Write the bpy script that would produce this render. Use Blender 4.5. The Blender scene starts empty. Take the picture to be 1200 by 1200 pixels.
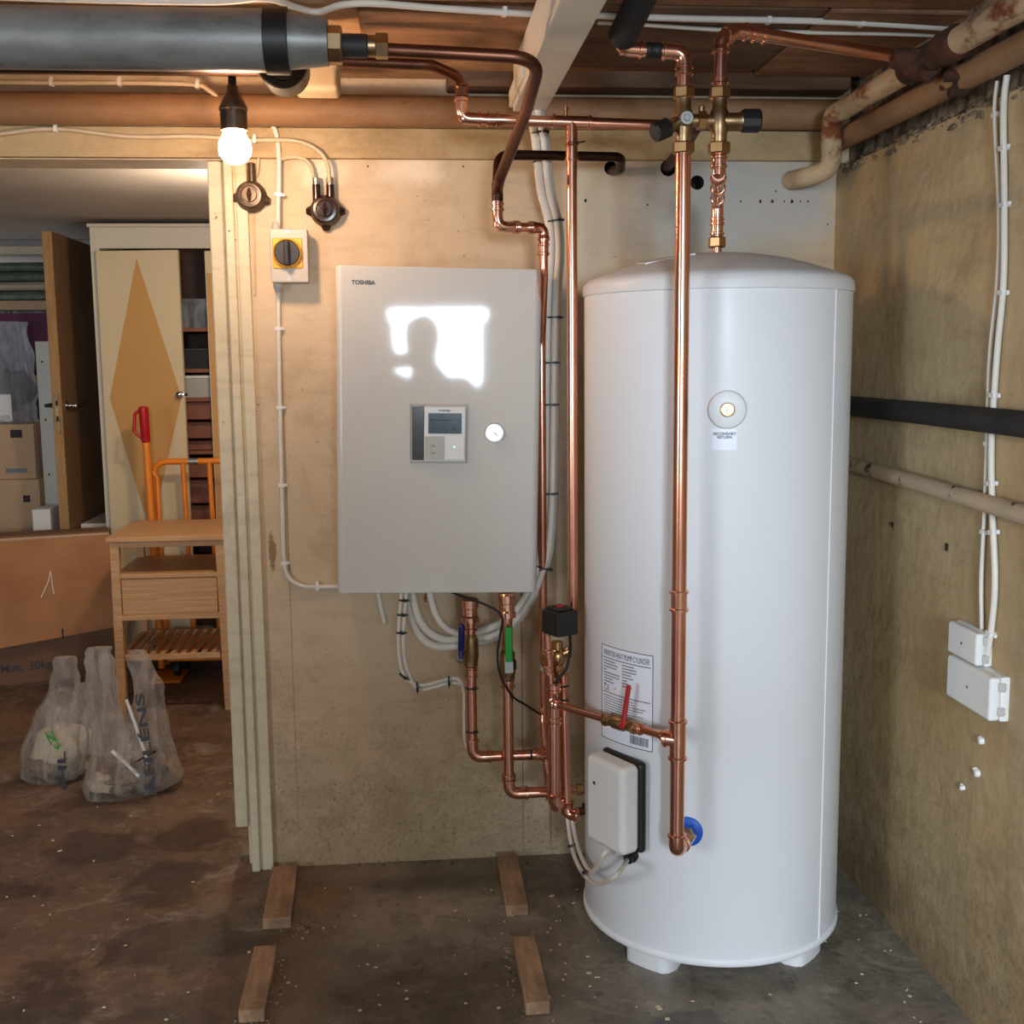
import bpy, bmesh, math, random
from math import sin, cos, pi, radians, tan, atan2, sqrt
from mathutils import Vector, Matrix, noise
random.seed(7)
SC = bpy.context.scene
COL = SC.collection
V = Vector

# ------------------------------------------------------------------ camera
H, F = 1.26, 1350.0
YAW, PITCH, ROLL = 5.0, 7.6, -0.57
CM = (Matrix.Rotation(radians(-YAW), 3, 'Z') @ Matrix.Rotation(radians(90 - PITCH), 3, 'X') @ Matrix.Rotation(radians(ROLL), 3, 'Z'))
CAM = V((0, 0, H))
cd = bpy.data.cameras.new('camera'); cam = bpy.data.objects.new('camera', cd); COL.objects.link(cam)
cam.matrix_world = Matrix.Translation(CAM) @ CM.to_4x4()
cd.sensor_width = 36; cd.lens = 36 * F / 1200; cd.clip_start = 0.02
SC.camera = cam

# ------------------------------------------------------------------ light and exposure
SC.view_settings.view_transform = 'Standard'; SC.view_settings.look = 'None'
SC.view_settings.gamma = 1.0; SC.view_settings.exposure = 0.25; SC.view_settings.use_curve_mapping = False
W_SKY = 1.0        # sky seen through the windows
P_WIN = 78.0       # daylight through the window behind the camera (W)
P_SIDE = 52.0      # added cool fill, set in an added window in the left wall
P_STORE_FILL = 18.0     # added warm fill in the storage room, unseen behind the partition
P_WIN_BACK = 26.0   # daylight into the storage rooms
BULB = 178.0       # radiance of the glowing bulb
wd = bpy.data.worlds.new('sky'); SC.world = wd; wd.use_nodes = True
bg = wd.node_tree.nodes['Background']; bg.inputs[0].default_value = (0.62, 0.78, 1.0, 1); bg.inputs[1].default_value = W_SKY

def area(name, loc, rot, sx, sy, power, col):
    l = bpy.data.lights.new(name, 'AREA'); l.shape = 'RECTANGLE'; l.size = sx; l.size_y = sy
    l.energy = power; l.color = col
    o = bpy.data.objects.new(name, l); o.location = loc; o.rotation_euler = rot; COL.objects.link(o); return o
WX0, WX1, WZ0, WZ1, WY = -0.12, 0.48, 1.06, 1.61, -2.0
dl = area('daylight', ((WX0 + WX1) / 2, WY - 0.10, (WZ0 + WZ1) / 2), (radians(57), 0, 0), WX1 - WX0, WZ1 - WZ0, P_WIN, (0.74, 0.87, 1.0)); dl.data.spread = radians(104)
area('side_fill', (-2.68, -0.6, 1.2), (radians(80), 0, radians(-90)), 1.0, 0.9, P_SIDE, (0.84, 0.92, 1.0))  # fill light added on the left to brighten the near room
pl_ = bpy.data.lights.new('storage_fill', 'POINT'); pl_.energy = P_STORE_FILL; pl_.color = (1.0, .80, .60); pl_.shadow_soft_size = .05  # fill light added for the storage room, has no fitting
po_ = bpy.data.objects.new('storage_fill', pl_); po_.location = (-.48, 3.62, 1.60); COL.objects.link(po_)
area('daylight_storage', (-2.95, 6.0, 1.2), (radians(90), 0, radians(-90)), 0.7, 0.9, P_WIN_BACK, (0.85, 0.93, 1.0))

# ------------------------------------------------------------------ helpers: pixels to points, tagging, meshes
def ray(x, y): return CM @ V(((x - 600) / F, -(y - 600) / F, -1))
def P(x, y, Y): r = ray(x, y); return CAM + r * (Y / r.y)
def PX(x, y, X): r = ray(x, y); return CAM + r * (X / r.x)
def PZ(x, y, Z): r = ray(x, y); return CAM + r * ((Z - H) / r.z)

BASE = {}
def thing(name, label, cat, base, group=None, mw=None):
    o = bpy.data.objects.new(name, None); COL.objects.link(o); o.empty_display_size = 0.05
    m = mw if mw is not None else Matrix.Translation(V(base))
    o.matrix_world = m; BASE[o] = m
    o['label'] = label; o['category'] = cat
    if group: o['group'] = group
    return o
def tag(o, label, cat, group=None):
    o['label'] = label; o['category'] = cat
    if group: o['group'] = group
    return o

class MB:
    def __init__(s): s.v = []; s.f = []; s.m = []; s.cm = 0; s.wn = False
    def face(s, idx): s.f.append(idx); s.m.append(s.cm)
    def box(s, x0, x1, y0, y1, z0, z1):
        b = len(s.v)
        s.v += [V((x, y, z)) for z in (z0, z1) for y in (y0, y1) for x in (x0, x1)]
        for q in ((0, 2, 3, 1), (4, 5, 7, 6), (0, 1, 5, 4), (2, 6, 7, 3), (0, 4, 6, 2), (1, 3, 7, 5)): s.face([b + i for i in q])
        return s
    def obox(s, c, ux, uy, uz, hx, hy, hz):           # oriented box
        b = len(s.v); c = V(c)
        s.v += [c + V(ux) * hx * i + V(uy) * hy * j + V(uz) * hz * k for k in (-1, 1) for j in (-1, 1) for i in (-1, 1)]
        for q in ((0, 2, 3, 1), (4, 5, 7, 6), (0, 1, 5, 4), (2, 6, 7, 3), (0, 4, 6, 2), (1, 3, 7, 5)): s.face([b + i for i in q])
        return s
    def hexa(s, p):                                    # 8 corners: bottom 4 (ccw) then top 4
        b = len(s.v); s.v += [V(q) for q in p]
        for q in ((3, 2, 1, 0), (4, 5, 6, 7), (0, 1, 5, 4), (1, 2, 6, 5), (2, 3, 7, 6), (3, 0, 4, 7)): s.face([b + i for i in q])
        return s
    def rbox(s, x0, x1, y0, y1, z0, z1, r=0.004, seg=2):
        bm = bmesh.new(); bmesh.ops.create_cube(bm, size=1)
        for v in bm.verts: v.co = V(((x0 + x1) / 2 + v.co.x * (x1 - x0), (y0 + y1) / 2 + v.co.y * (y1 - y0), (z0 + z1) / 2 + v.co.z * (z1 - z0)))
        bmesh.ops.bevel(bm, geom=bm.edges[:], offset=r, segments=seg, affect='EDGES', profile=0.5)
        s.bm(bm); s.wn = True; return s
    def bm(s, bm, mat=None):
        b = len(s.v); bm.verts.index_update()
        s.v += [(mat @ v.co if mat is not None else v.co.copy()) for v in bm.verts]
        for f in bm.faces: s.face([b + v.index for v in f.verts])
        bm.free(); return s
    def tube(s, path, rad, n=14, caps=True, flat=None):
        path = [V(p) for p in path]; k = len(path)
        if not hasattr(rad, '__len__'): rad = [rad] * k
        T = []
        for i in range(k):
            a = path[max(i - 1, 0)]; c = path[min(i + 1, k - 1)]; j = i
            while (c - a).length < 1e-7 and j < k - 1: j += 1; c = path[j]
            T.append((c - a).normalized() if (c - a).length > 1e-7 else (T[-1] if T else V((0, 0, 1))))
        up = V((0, 0, 1)) if abs(T[0].z) < .9 else V((1, 0, 0))
        u = (up - T[0] * up.dot(T[0])).normalized(); b0 = len(s.v)
        for i in range(k):
            if i: u = (u - T[i] * u.dot(T[i])).normalized()
            w = T[i].cross(u)
            for a in range(n):
                t = 2 * pi * (a + .5) / n
                s.v.append(path[i] + (u * cos(t) + w * sin(t)) * rad[i])
        for i in range(k - 1):
            for a in range(n):
                c = (a + 1) % n
                s.face([b0 + i * n + a, b0 + i * n + c, b0 + (i + 1) * n + c, b0 + (i + 1) * n + a])
        if caps:
            s.face([b0 + a for a in range(n)][::-1]); s.face([b0 + (k - 1) * n + a for a in range(n)])
        return s
    def lathe(s, org, axis, prof, n=24, caps=True):   # prof: (distance along axis, radius)
        org = V(org); axis = V(axis).normalized()
        return s.tube_prof(org, axis, prof, n, caps)
    def tube_prof(s, org, axis, prof, n, caps):
        up = V((0, 0, 1)) if abs(axis.z) < .9 else V((1, 0, 0))
        u = (up - axis * up.dot(axis)).normalized(); w = axis.cross(u); b0 = len(s.v); k = len(prof)
        for d, r in prof:
            for a in range(n):
                t = 2 * pi * (a + .5) / n
                s.v.append(org + axis * d + (u * cos(t) + w * sin(t)) * max(r, 1e-5))
        for i in range(k - 1):
            for a in range(n):
                c = (a + 1) % n
                s.face([b0 + i * n + a, b0 + i * n + c, b0 + (i + 1) * n + c, b0 + (i + 1) * n + a])
        if caps:
            s.face([b0 + a for a in range(n)][::-1]); s.face([b0 + (k - 1) * n + a for a in range(n)])
        return s
    def sphere(s, c, r, sc=(1, 1, 1), sub=2, nz=0.0, seed=0):
        bm = bmesh.new(); bmesh.ops.create_icosphere(bm, subdivisions=sub, radius=1)
        for v in bm.verts:
            d = 1 + (noise.noise(v.co * 1.8 + V((seed, 0, 0))) * nz if nz else 0)
            v.co = V(c) + V((v.co.x * sc[0], v.co.y * sc[1], v.co.z * sc[2])) * r * d
        return s.bm(bm)
    def build(s, name, mats, parent=None, smooth=40, local=False, origin=None, kind=None):
        me = bpy.data.meshes.new(name)
        o = bpy.data.objects.new(name, me)
        if parent is not None:
            mi = Matrix() if local else BASE[parent].inverted(); BASE[o] = BASE[parent]
        else:
            if origin is None:
                lo = [min(v[i] for v in s.v) for i in range(3)]; hi = [max(v[i] for v in s.v) for i in range(3)]
                origin = ((lo[0] + hi[0]) / 2, (lo[1] + hi[1]) / 2, lo[2])
            BASE[o] = Matrix.Translation(V(origin)); mi = BASE[o].inverted()
        me.from_pydata([mi @ V(v) for v in s.v], [], s.f)
        if not isinstance(mats, (list, tuple)): mats = [mats]
        for m in mats: me.materials.append(m)
        bm = bmesh.new(); bm.from_mesh(me)
        for i, f in enumerate(bm.faces): f.material_index = s.m[i] if i < len(s.m) else 0; f.smooth = smooth > 0
        if smooth:
            cl = cos(radians(smooth))
            for e in bm.edges:
                if len(e.link_faces) == 2 and e.link_faces[0].normal.length > 0 and e.link_faces[1].normal.length > 0:
                    if e.link_faces[0].normal.dot(e.link_faces[1].normal) < cl: e.smooth = False
        bm.to_mesh(me); bm.free(); me.update()
        COL.objects.link(o)
        if parent is not None: o.parent = parent
        else: o.location = V(origin)
        if kind: o['kind'] = kind
        if s.wn: w_ = o.modifiers.new('normals', 'WEIGHTED_NORMAL'); w_.keep_sharp = True
        return o

def fillet(pts, r, seg=7):
    """round the inner corners of a polyline"""
    pts = [V(p) for p in pts]
    if not hasattr(r, '__len__'): r = [r] * len(pts)
    out = [pts[0]]
    for i in range(1, len(pts) - 1):
        a, b, c = pts[i - 1], pts[i], pts[i + 1]
        d1 = (a - b); d2 = (c - b); L1, L2 = d1.length, d2.length; d1.normalize(); d2.normalize()
        ang = d1.angle(d2)
        if ang > radians(178): out.append(b); continue
        t = min(r[i] / tan(ang / 2), L1 * .49, L2 * .49)
        p0, p1 = b + d1 * t, b + d2 * t
        for k in range(seg + 1):
            u = k / seg
            out.append(p0 * (1 - u) ** 2 + b * 2 * u * (1 - u) + p1 * u * u)
    out.append(pts[-1]); return out
def spline(pts, n=8):
    pts = [V(p) for p in pts]; q = [pts[0] * 2 - pts[1]] + pts + [pts[-1] * 2 - pts[-2]]; out = []
    for i in range(1, len(q) - 2):
        a, b, c, d = q[i - 1:i + 3]
        for k in range(n):
            t = k / n
            out.append(.5 * ((2 * b) + (c - a) * t + (2 * a - 5 * b + 4 * c - d) * t * t + (3 * b - a - 3 * c + d) * t ** 3))
    out.append(pts[-1]); return out

def text_verts(s, size, bold=False, align='LEFT', spacing=1.0):
    cu = bpy.data.curves.new('lettering', 'FONT'); cu.body = s; cu.size = size; cu.align_x = align; cu.space_character = spacing
    if bold: cu.offset = size * 0.025
    o = bpy.data.objects.new('lettering', cu); COL.objects.link(o)
    me = bpy.data.meshes.new_from_object(o.evaluated_get(bpy.context.evaluated_depsgraph_get()))
    vs = [v.co.copy() for v in me.vertices]; fs = [list(p.vertices) for p in me.polygons]
    bpy.data.objects.remove(o); bpy.data.curves.remove(cu); bpy.data.meshes.remove(me)
    return vs, fs
def add_text(mb, s, size, fn, **k):
    """fn maps flat text coordinates (u right, v up) to a point"""
    vs, fs = text_verts(s, size, **k); b = len(mb.v)
    mb.v += [V(fn(v.x, v.y)) for v in vs]
    for f in fs: mb.face([b + i for i in f])

# ------------------------------------------------------------------ materials
def lin(c):
    f = lambda x: (x / 255 / 12.92) if x / 255 <= .04045 else ((x / 255 + .055) / 1.055) ** 2.4
    return (f(c[0]), f(c[1]), f(c[2]), 1)
class NT:
    def __init__(s, name):
        s.m = bpy.data.materials.new(name); s.m.use_nodes = True; s.t = s.m.node_tree; s.n = s.t.nodes; s.l = s.t.links
        s.b = s.n['Principled BSDF']; s.co = None
    def new(s, k, **p):
        n = s.n.new(k)
        for a, b in p.items(): setattr(n, a, b)
        return n
    def put(s, sock, val):
        if isinstance(val, bpy.types.NodeSocket): s.l.new(val, sock)
        else: sock.default_value = val
    def coord(s):
        if s.co is None: s.co = s.new('ShaderNodeTexCoord').outputs['Object']
        return s.co
    def mapping(s, scale=(1, 1, 1), loc=(0, 0, 0), rot=(0, 0, 0), src=None):
        m = s.new('ShaderNodeMapping'); s.put(m.inputs[0], src or s.coord()); m.inputs['Scale'].default_value = scale
        m.inputs['Location'].default_value = loc; m.inputs['Rotation'].default_value = rot; return m.outputs[0]
    def noise(s, scale, detail=4, rough=.55, src=None, dist=0):
        n = s.new('ShaderNodeTexNoise'); s.put(n.inputs['Vector'], src or s.coord()); n.inputs['Scale'].default_value = scale
        n.inputs['Detail'].default_value = detail; n.inputs['Roughness'].default_value = rough; n.inputs['Distortion'].default_value = dist
        return n.outputs['Fac']
    def ramp(s, fac, stops, interp='LINEAR'):
        r = s.new('ShaderNodeValToRGB'); s.put(r.inputs[0], fac); cr = r.color_ramp; cr.interpolation = interp
        while len(cr.elements) < len(stops): cr.elements.new(.5)
        for e, (p, c) in zip(cr.elements, stops):
            e.position = p; e.color = c if hasattr(c, '__len__') else (c, c, c, 1)
        return r.outputs[0]
    def mix(s, fac, a, b, mode='MIX'):
        m = s.new('ShaderNodeMix', data_type='RGBA', blend_type=mode)
        s.put(m.inputs[0], fac); s.put(m.inputs[6], a); s.put(m.inputs[7], b); return m.outputs[2]
    def math(s, op, a, b=0.0, c=None):
        m = s.new('ShaderNodeMath', operation=op); s.put(m.inputs[0], a); s.put(m.inputs[1], b)
        if c is not None: s.put(m.inputs[2], c)
        return m.outputs[0]
    def blob(s, c, r, warp=.5, wscale=6, soft=.25):
        """1 inside a noise-warped ellipsoid of centre c and radii r (a stain with its own outline)"""
        m = s.mapping(scale=(1 / r[0], 1 / r[1], 1 / r[2]), loc=(-c[0] / r[0], -c[1] / r[1], -c[2] / r[2]))
        ln = s.new('ShaderNodeVectorMath', operation='LENGTH'); s.put(ln.inputs[0], m)
        d = s.math('ADD', ln.outputs['Value'], s.math('MULTIPLY', s.math('SUBTRACT', s.noise(wscale, 7, .68, dist=.5), .5), warp * 7))
        return s.ramp(d, [(max(1 - soft, 0) * .5, 1.0), (min((1 + soft) * .5, 1), 0.0)]) if False else s.ramp(s.math('MULTIPLY', d, .5), [((1 - soft) / 2, 1.0), ((1 + soft) / 2, 0.0)])
    def bump(s, h, strength=.3, dist=.01):
        b = s.new('ShaderNodeBump'); b.inputs['Strength'].default_value = strength; b.inputs['Distance'].default_value = dist
        s.put(b.inputs['Height'], h); s.put(s.b.inputs['Normal'], b.outputs[0])
    def done(s, col=None, rough=None, metal=None, **k):
        if col is not None: s.put(s.b.inputs['Base Color'], col)
        if rough is not None: s.put(s.b.inputs['Roughness'], rough)
        if metal is not None: s.put(s.b.inputs['Metallic'], metal)
        for a, b in k.items(): s.put(s.b.inputs[a.replace('_', ' ')], b)
        return s.m

def plain(name, c, rough=.5, metal=0.0, var=.0, vscale=12, c2=None, bump=0, bscale=60, **k):
    t = NT(name); col = lin(c)
    if var or c2:
        c2l = lin(c2) if c2 else tuple(x * (1 - var) for x in col[:3]) + (1,)
        col = t.mix(t.ramp(t.noise(vscale), [(.35, 0.0), (.68, 1.0)]), col, c2l)
    if bump: t.bump(t.noise(bscale, 3), bump, .003)
    return t.done(col, rough, metal, **k)

def wall_paint(name, base, dark, stain, speck=.5, patches=(), lines=True, bumps=.35):
    t = NT(name)
    c = t.mix(t.ramp(t.noise(1.7, 5, .6), [(.35, 0.0), (.7, 1.0)]), lin(base), lin(dark))
    c = t.mix(t.math('MULTIPLY', t.ramp(t.noise(4.5, 8, .7, dist=.6), [(.52, 0.0), (.72, 1.0)]), .55), c, lin(stain))
    st = t.noise(5, 6, .7, src=t.mapping(scale=(1, 1, 6)))
    c = t.mix(t.math('MULTIPLY', t.ramp(st, [(.5, 0.0), (.75, 1.0)]), .35), c, lin(stain))
    sp = t.ramp(t.noise(85, 2, .5), [(.70, 0.0), (.76, 1.0)])
    sp2 = t.math('MULTIPLY', sp, t.ramp(t.noise(2.2, 2), [(.45, 0.0), (.65, 1.0)]))
    for f in patches:
        k, col, amt = f
        if k == 'footz':    # darker towards the foot of the wall, broken by noise, with dirt specks
            sx = t.new('ShaderNodeSeparateXYZ'); t.put(sx.inputs[0], t.coord())
            z = t.math('ADD', sx.outputs[2], t.math('MULTIPLY', t.math('SUBTRACT', t.noise(9, 9, .8), .5), 1.1))
            dm_ = t.ramp(z, [(0.0, 1.0), (.42, 0.0)])
            c = t.mix(t.math('MULTIPLY', dm_, amt * .8), c, lin(col))
            zz_ = t.math('ADD', sx.outputs[2], t.math('MULTIPLY', t.math('SUBTRACT', t.noise(5, 6, .7), .5), 1.5))
            c = t.mix(t.math('MULTIPLY', t.math('MULTIPLY', t.ramp(zz_, [(-.0, 1.0), (.6, 0.0)]), t.ramp(t.noise(95, 6, .8), [(.53, 0.0), (.62, 1.0)])), .6), c, lin((70, 56, 36)))
        else:
            c = t.mix(t.math('MULTIPLY', t.blob(*k), amt), c, lin(col))
    c = t.mix(t.math('MULTIPLY', sp2, speck), c, lin((60, 45, 30)))
    h = t.math('ADD', t.noise(28, 5, .6), t.math('MULTIPLY', t.noise(5, 3), 1.5))
    t.bump(h, bumps, .006)
    return t.done(c, .62)

M = {}
M['wall_back'] = wall_paint('painted_plaster', (212, 190, 160), (196, 172, 138), (152, 126, 92), .9, patches=(
    (((.78, 2.79, 1.62), (.24, .2, .13), .22, 5, .3), (176, 178, 176), .75),
    (((.78, 2.79, 1.42), (.22, .2, .1), .25, 6, .4), (168, 158, 128), .8),
    (((.02, 2.79, 1.70), (.07, .2, .03), .3, 14, .6), (236, 220, 196), .8),
    (((-.19, 2.79, 1.695), (.05, .2, .03), .3, 14, .6), (236, 220, 196), .8),
    (((.42, 2.79, 1.50), (.05, .2, .25), .3, 5, .9), (214, 206, 182), .6),
    (((-.34, 2.79, .80), (.008, .2, .05), .5, 20, .2), (120, 84, 48), .8),
    (((.265, 2.79, .36), (.0016, .3, .50), .0, 5, .3), (84, 70, 50), .75),
    (((.335, 2.79, .10), (.0016, .3, .10), .0, 5, .3), (84, 70, 50), .7),
    (((-.30, 2.79, .9), (.0014, .3, .9), .0, 5, .4), (120, 96, 66), .5),
    ('footz', (140, 124, 90), .7)))
M['wall_right'] = wall_paint('rough_ochre_plaster', (196, 176, 138), (178, 154, 112), (136, 108, 70), .6, patches=(
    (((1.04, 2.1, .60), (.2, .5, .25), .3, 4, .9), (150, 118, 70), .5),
    ('footz', (84, 62, 36), .7)), bumps=.6)
M['trim_paint'] = wall_paint('old_white_gloss_paint', (222, 212, 186), (206, 194, 162), (150, 130, 98), .9)
M['beam_paint'] = wall_paint('dusty_cream_paint', (158, 122, 88), (132, 98, 66), (92, 64, 42), .5)
M['lintel'] = wall_paint('rough_cream_lintel', (190, 166, 124), (170, 142, 98), (118, 88, 54), .7, bumps=.8)
M['ceil_back'] = plain('grey_ceiling_paint', (176, 166, 156), .8, var=.15, vscale=3)
M['back_wall_plain'] = plain('grey_wall_paint', (168, 164, 160), .8, var=.2, vscale=3)

def floor_mat():
    t = NT('stained_concrete')
    c = t.mix(t.ramp(t.noise(2.2, 8, .65, dist=.5), [(.35, 0.0), (.68, 1.0)]), lin((142, 133, 119)), lin((90, 81, 70)))
    sx = t.new('ShaderNodeSeparateXYZ'); t.put(sx.inputs[0], t.coord())
    redz = t.ramp(t.math('ADD', sx.outputs[0], t.math('MULTIPLY', t.noise(1.6, 5, .6), 1.2)), [(.05, 1.0), (.45, 0.0)])
    red = t.mix(t.ramp(t.noise(4, 7, .65), [(.38, 0.0), (.66, 1.0)]), lin((118, 84, 64)), lin((76, 56, 46)))
    c = t.mix(t.math('MULTIPLY', redz, .85), c, red)
    c = t.mix(t.math('MULTIPLY', t.ramp(t.noise(14, 8, .75, dist=.4), [(.50, 0.0), (.66, 1.0)]), .5), c, lin((50, 42, 35)))
    c = t.mix(t.math('MULTIPLY', t.ramp(t.noise(24, 8, .8), [(.54, 0.0), (.70, 1.0)]), .45), c, lin((176, 164, 146)))
    # pale lime dust in drifts
    c = t.mix(t.math('MULTIPLY', t.ramp(t.noise(3.3, 9, .75, dist=1.0), [(.53, 0.0), (.70, 1.0)]), .6), c, lin((188, 178, 160)))
    # dried out wet marks, each with its own outline
    wet = None
    for b in (((-.62, 2.72, 0), (.09, .12, .2), .28, 9, .12), ((-.55, 2.44, 0), (.13, .13, .2), .3, 7, .12), ((-.42, 2.42, 0), (.14, .05, .2), .3, 9, .12),
              ((-.78, 2.05, 0), (.12, .26, .2), .35, 6, .15), ((-.85, 2.95, 0), (.12, .10, .2), .4, 8, .12), ((-.60, 3.02, 0), (.10, .11, .2), .4, 8, .12),
              ((-1.0, 2.72, 0), (.12, .05, .2), .35, 9, .12), ((-.50, 2.12, 0), (.14, .06, .2), .3, 9, .15), ((.50, 2.02, 0), (.06, .03, .2), .3, 12, .2),
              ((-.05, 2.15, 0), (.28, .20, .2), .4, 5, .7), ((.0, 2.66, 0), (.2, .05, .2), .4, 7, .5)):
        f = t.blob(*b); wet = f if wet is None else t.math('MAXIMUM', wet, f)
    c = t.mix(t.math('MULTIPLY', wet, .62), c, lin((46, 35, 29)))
    f = t.blob((-.24, 2.62, 0), (.07, .16, .2), .3, 9, .8); c = t.mix(t.math('MULTIPLY', f, .6), c, lin((128, 96, 66)))
    f = t.blob((-.27, 2.15, 0), (.07, .26, .2), .3, 9, .8); c = t.mix(t.math('MULTIPLY', f, .6), c, lin((120, 92, 66)))
    f = t.blob((.08, 2.74, 0), (.34, .05, .2), .3, 9, .6); c = t.mix(t.math('MULTIPLY', f, .5), c, lin((140, 124, 102)))
    sp = t.ramp(t.noise(60, 3, .6), [(.69, 0.0), (.74, 1.0)]); c = t.mix(t.math('MULTIPLY', sp, .5), c, lin((160, 152, 138)))
    sp = t.ramp(t.noise(33, 4, .6), [(.62, 0.0), (.70, 1.0)]); c = t.mix(t.math('MULTIPLY', sp, .5), c, lin((34, 28, 24)))
    t.bump(t.math('ADD', t.noise(9, 6, .6), t.math('MULTIPLY', t.noise(60, 4, .6), .3)), .35, .012)
    r = t.ramp(t.noise(3.5, 5), [(.3, .38), (.7, .7)])
    r = t.math('SUBTRACT', r, t.math('MULTIPLY', wet, .1))
    return t.done(c, r)
M['floor'] = floor_mat()

def copper(name, c, c2, rough, vscale=25):
    t = NT(name)
    k = t.mix(t.ramp(t.noise(vscale * .25, 3, .5), [(.35, 0.0), (.7, 1.0)]), lin(c), lin(c2))
    r = t.ramp(t.noise(vscale * .2, 2), [(.3, rough), (.7, rough + .07)])
    return t.done(k, r, 1.0)
M['copper'] = copper('bright_copper', (234, 176, 152), (214, 148, 122), .2)
M['copper_fit'] = copper('bright_copper_fitting', (238, 184, 160), (218, 154, 128), .18, 60)
M['copper_old'] = copper('old_brown_copper', (138, 92, 72), (86, 56, 44), .36)
M['copper_dark'] = copper('blackened_copper', (84, 58, 48), (50, 38, 34), .45)
M['brass'] = copper('brass', (206, 168, 120), (172, 132, 90), .26, 50)
M['brass_dull'] = copper('dull_brass', (176, 148, 112), (136, 110, 80), .36, 70)
M['chrome'] = plain('chrome', (210, 210, 206), .18, 1.0)
M['steel'] = plain('zinc_steel', (176, 176, 170), .35, 1.0)
M['tank'] = plain('white_powder_coat', (228, 229, 231), .46, 0, Specular_IOR_Level=.35, Coat_Weight=.06, Coat_Roughness=.2)
M['cap'] = plain('white_plastic_cap', (222, 222, 222), .42)
M['cab'] = plain('gloss_white_enamel', (206, 202, 195), .45, Specular_IOR_Level=.2, Coat_Weight=.5, Coat_Roughness=.05)
M['white_pl'] = plain('white_plastic', (224, 224, 220), .4)
M['grey_pl'] = plain('light_grey_plastic', (182, 178, 170), .45)
M['cable'] = plain('white_cable_sheath', (222, 216, 204), .45, var=.08)
M['cable_old'] = plain('painted_over_cable', (206, 186, 154), .6, var=.15)
M['trunk'] = plain('white_trunking', (224, 218, 204), .5, var=.08, vscale=4)
M['black'] = plain('black_plastic', (24, 23, 22), .45)
M['black_deep'] = plain('black_gloss_cap', (9, 9, 9), .4)
M['black_foam'] = plain('black_pipe_foam', (34, 32, 30), .8, var=.3, bump=.3)
M['rubber'] = plain('black_rubber', (18, 18, 18), .6)
M['bakelite'] = plain('brown_bakelite', (44, 22, 16), .22)
M['bronze'] = plain('weathered_bakelite', (92, 72, 56), .35, .3, c2=(50, 38, 30), vscale=40)
M['yellow'] = plain('yellow_plastic', (236, 168, 40), .4)
M['red'] = plain('red_plastic', (176, 18, 26), .35)
M['blue'] = plain('blue_plastic', (20, 82, 190), .4)
M['blue_dk'] = plain('dark_blue_grip', (24, 30, 96), .4)
M['green'] = plain('green_grip', (30, 150, 50), .4)
M['ink'] = plain('print_ink', (52, 54, 60), .6)
M['ink_grey'] = plain('grey_print', (120, 124, 132), .6)
M['label'] = plain('paper_label', (236, 240, 250), .4)
M['lcd'] = plain('display_glass', (84, 96, 106), .12, var=.15, vscale=60)
M['dark_glass'] = plain('smoked_plastic', (70, 70, 72), .15)
M['duct'] = None
t = NT('galvanised_duct_jacket')
c = t.mix(t.ramp(t.noise(5, 6, .6, src=t.mapping(scale=(1, 3, 3))), [(.35, 0.0), (.7, 1.0)]), lin((150, 150, 146)), lin((104, 104, 102)))
c = t.mix(t.math('MULTIPLY', t.ramp(t.noise(16, 7, .7), [(.6, 0.0), (.72, 1.0)]), .6), c, lin((70, 54, 40)))
t.bump(t.noise(14, 4), .2, .004); M['duct'] = t.done(c, .42, .35)
t = NT('peeling_pipe_paint')
c = t.mix(t.ramp(t.noise(9, 7, .7, src=t.mapping(scale=(1, .5, 1))), [(.48, 0.0), (.56, 1.0)]), lin((190, 166, 132)), lin((120, 66, 38)))
t.bump(t.noise(30, 5), .4, .003); M['rusty'] = t.done(c, .65)
M['rust_dark'] = plain('black_rust', (40, 28, 22), .85, c2=(84, 46, 26), vscale=30, bump=.7, bscale=90)
M['old_pipe'] = None
t = NT('chipped_cream_pipe')
c = t.mix(t.ramp(t.noise(22, 6, .7), [(.60, 0.0), (.64, 1.0)]), lin((184, 164, 136)), lin((74, 46, 34)))
M['old_pipe'] = t.done(c, .6)
M['dark_hole'] = plain('hole_shade', (46, 34, 26), .95)  # near-black: shade inside pipe, nail and chip holes put into the colour
M['crumble'] = plain('crumbling_mortar', (150, 134, 110), .95, c2=(52, 40, 30), vscale=35, bump=1.0, bscale=60)

def wood(name, c, c2, sc=(1.5, 22, 22), rough=.55, rot=(0, 0, 0), dirt=None):
    t = NT(name)
    n = t.noise(3.5, 6, .6, src=t.mapping(scale=sc, rot=rot), dist=.8)
    k = t.mix(t.ramp(n, [(.35, 0.0), (.68, 1.0)]), lin(c), lin(c2))
    if dirt: k = t.mix(t.math('MULTIPLY', t.ramp(t.noise(6, 7, .7), [(.48, 0.0), (.68, 1.0)]), .8), k, lin(dirt))
    t.bump(n, .15, .003); return t.done(k, rough)
M['plank'] = wood('old_ceiling_board', (168, 124, 88), (130, 92, 64), (1.2, 9, 9), .7, dirt=(92, 64, 46))
M['plank_pale'] = wood('pale_ceiling_board', (196, 158, 116), (164, 124, 86), (1.2, 9, 9), .7, dirt=(120, 86, 58))
M['plank_dark'] = wood('dark_ceiling_board', (120, 90, 66), (88, 64, 48), (1.2, 9, 9), .75)
M['bamboo'] = wood('bamboo_board', (208, 164, 118), (180, 134, 90), (1.2, 40, 40), .45)
M['block'] = wood('raw_pine_block', (176, 142, 112), (146, 112, 84), (14, 1.5, 14), .75, dirt=(96, 80, 66))
M['door_wood'] = wood('brown_door_veneer', (150, 116, 84), (128, 96, 68), (30, 30, 1.5), .5)
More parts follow.
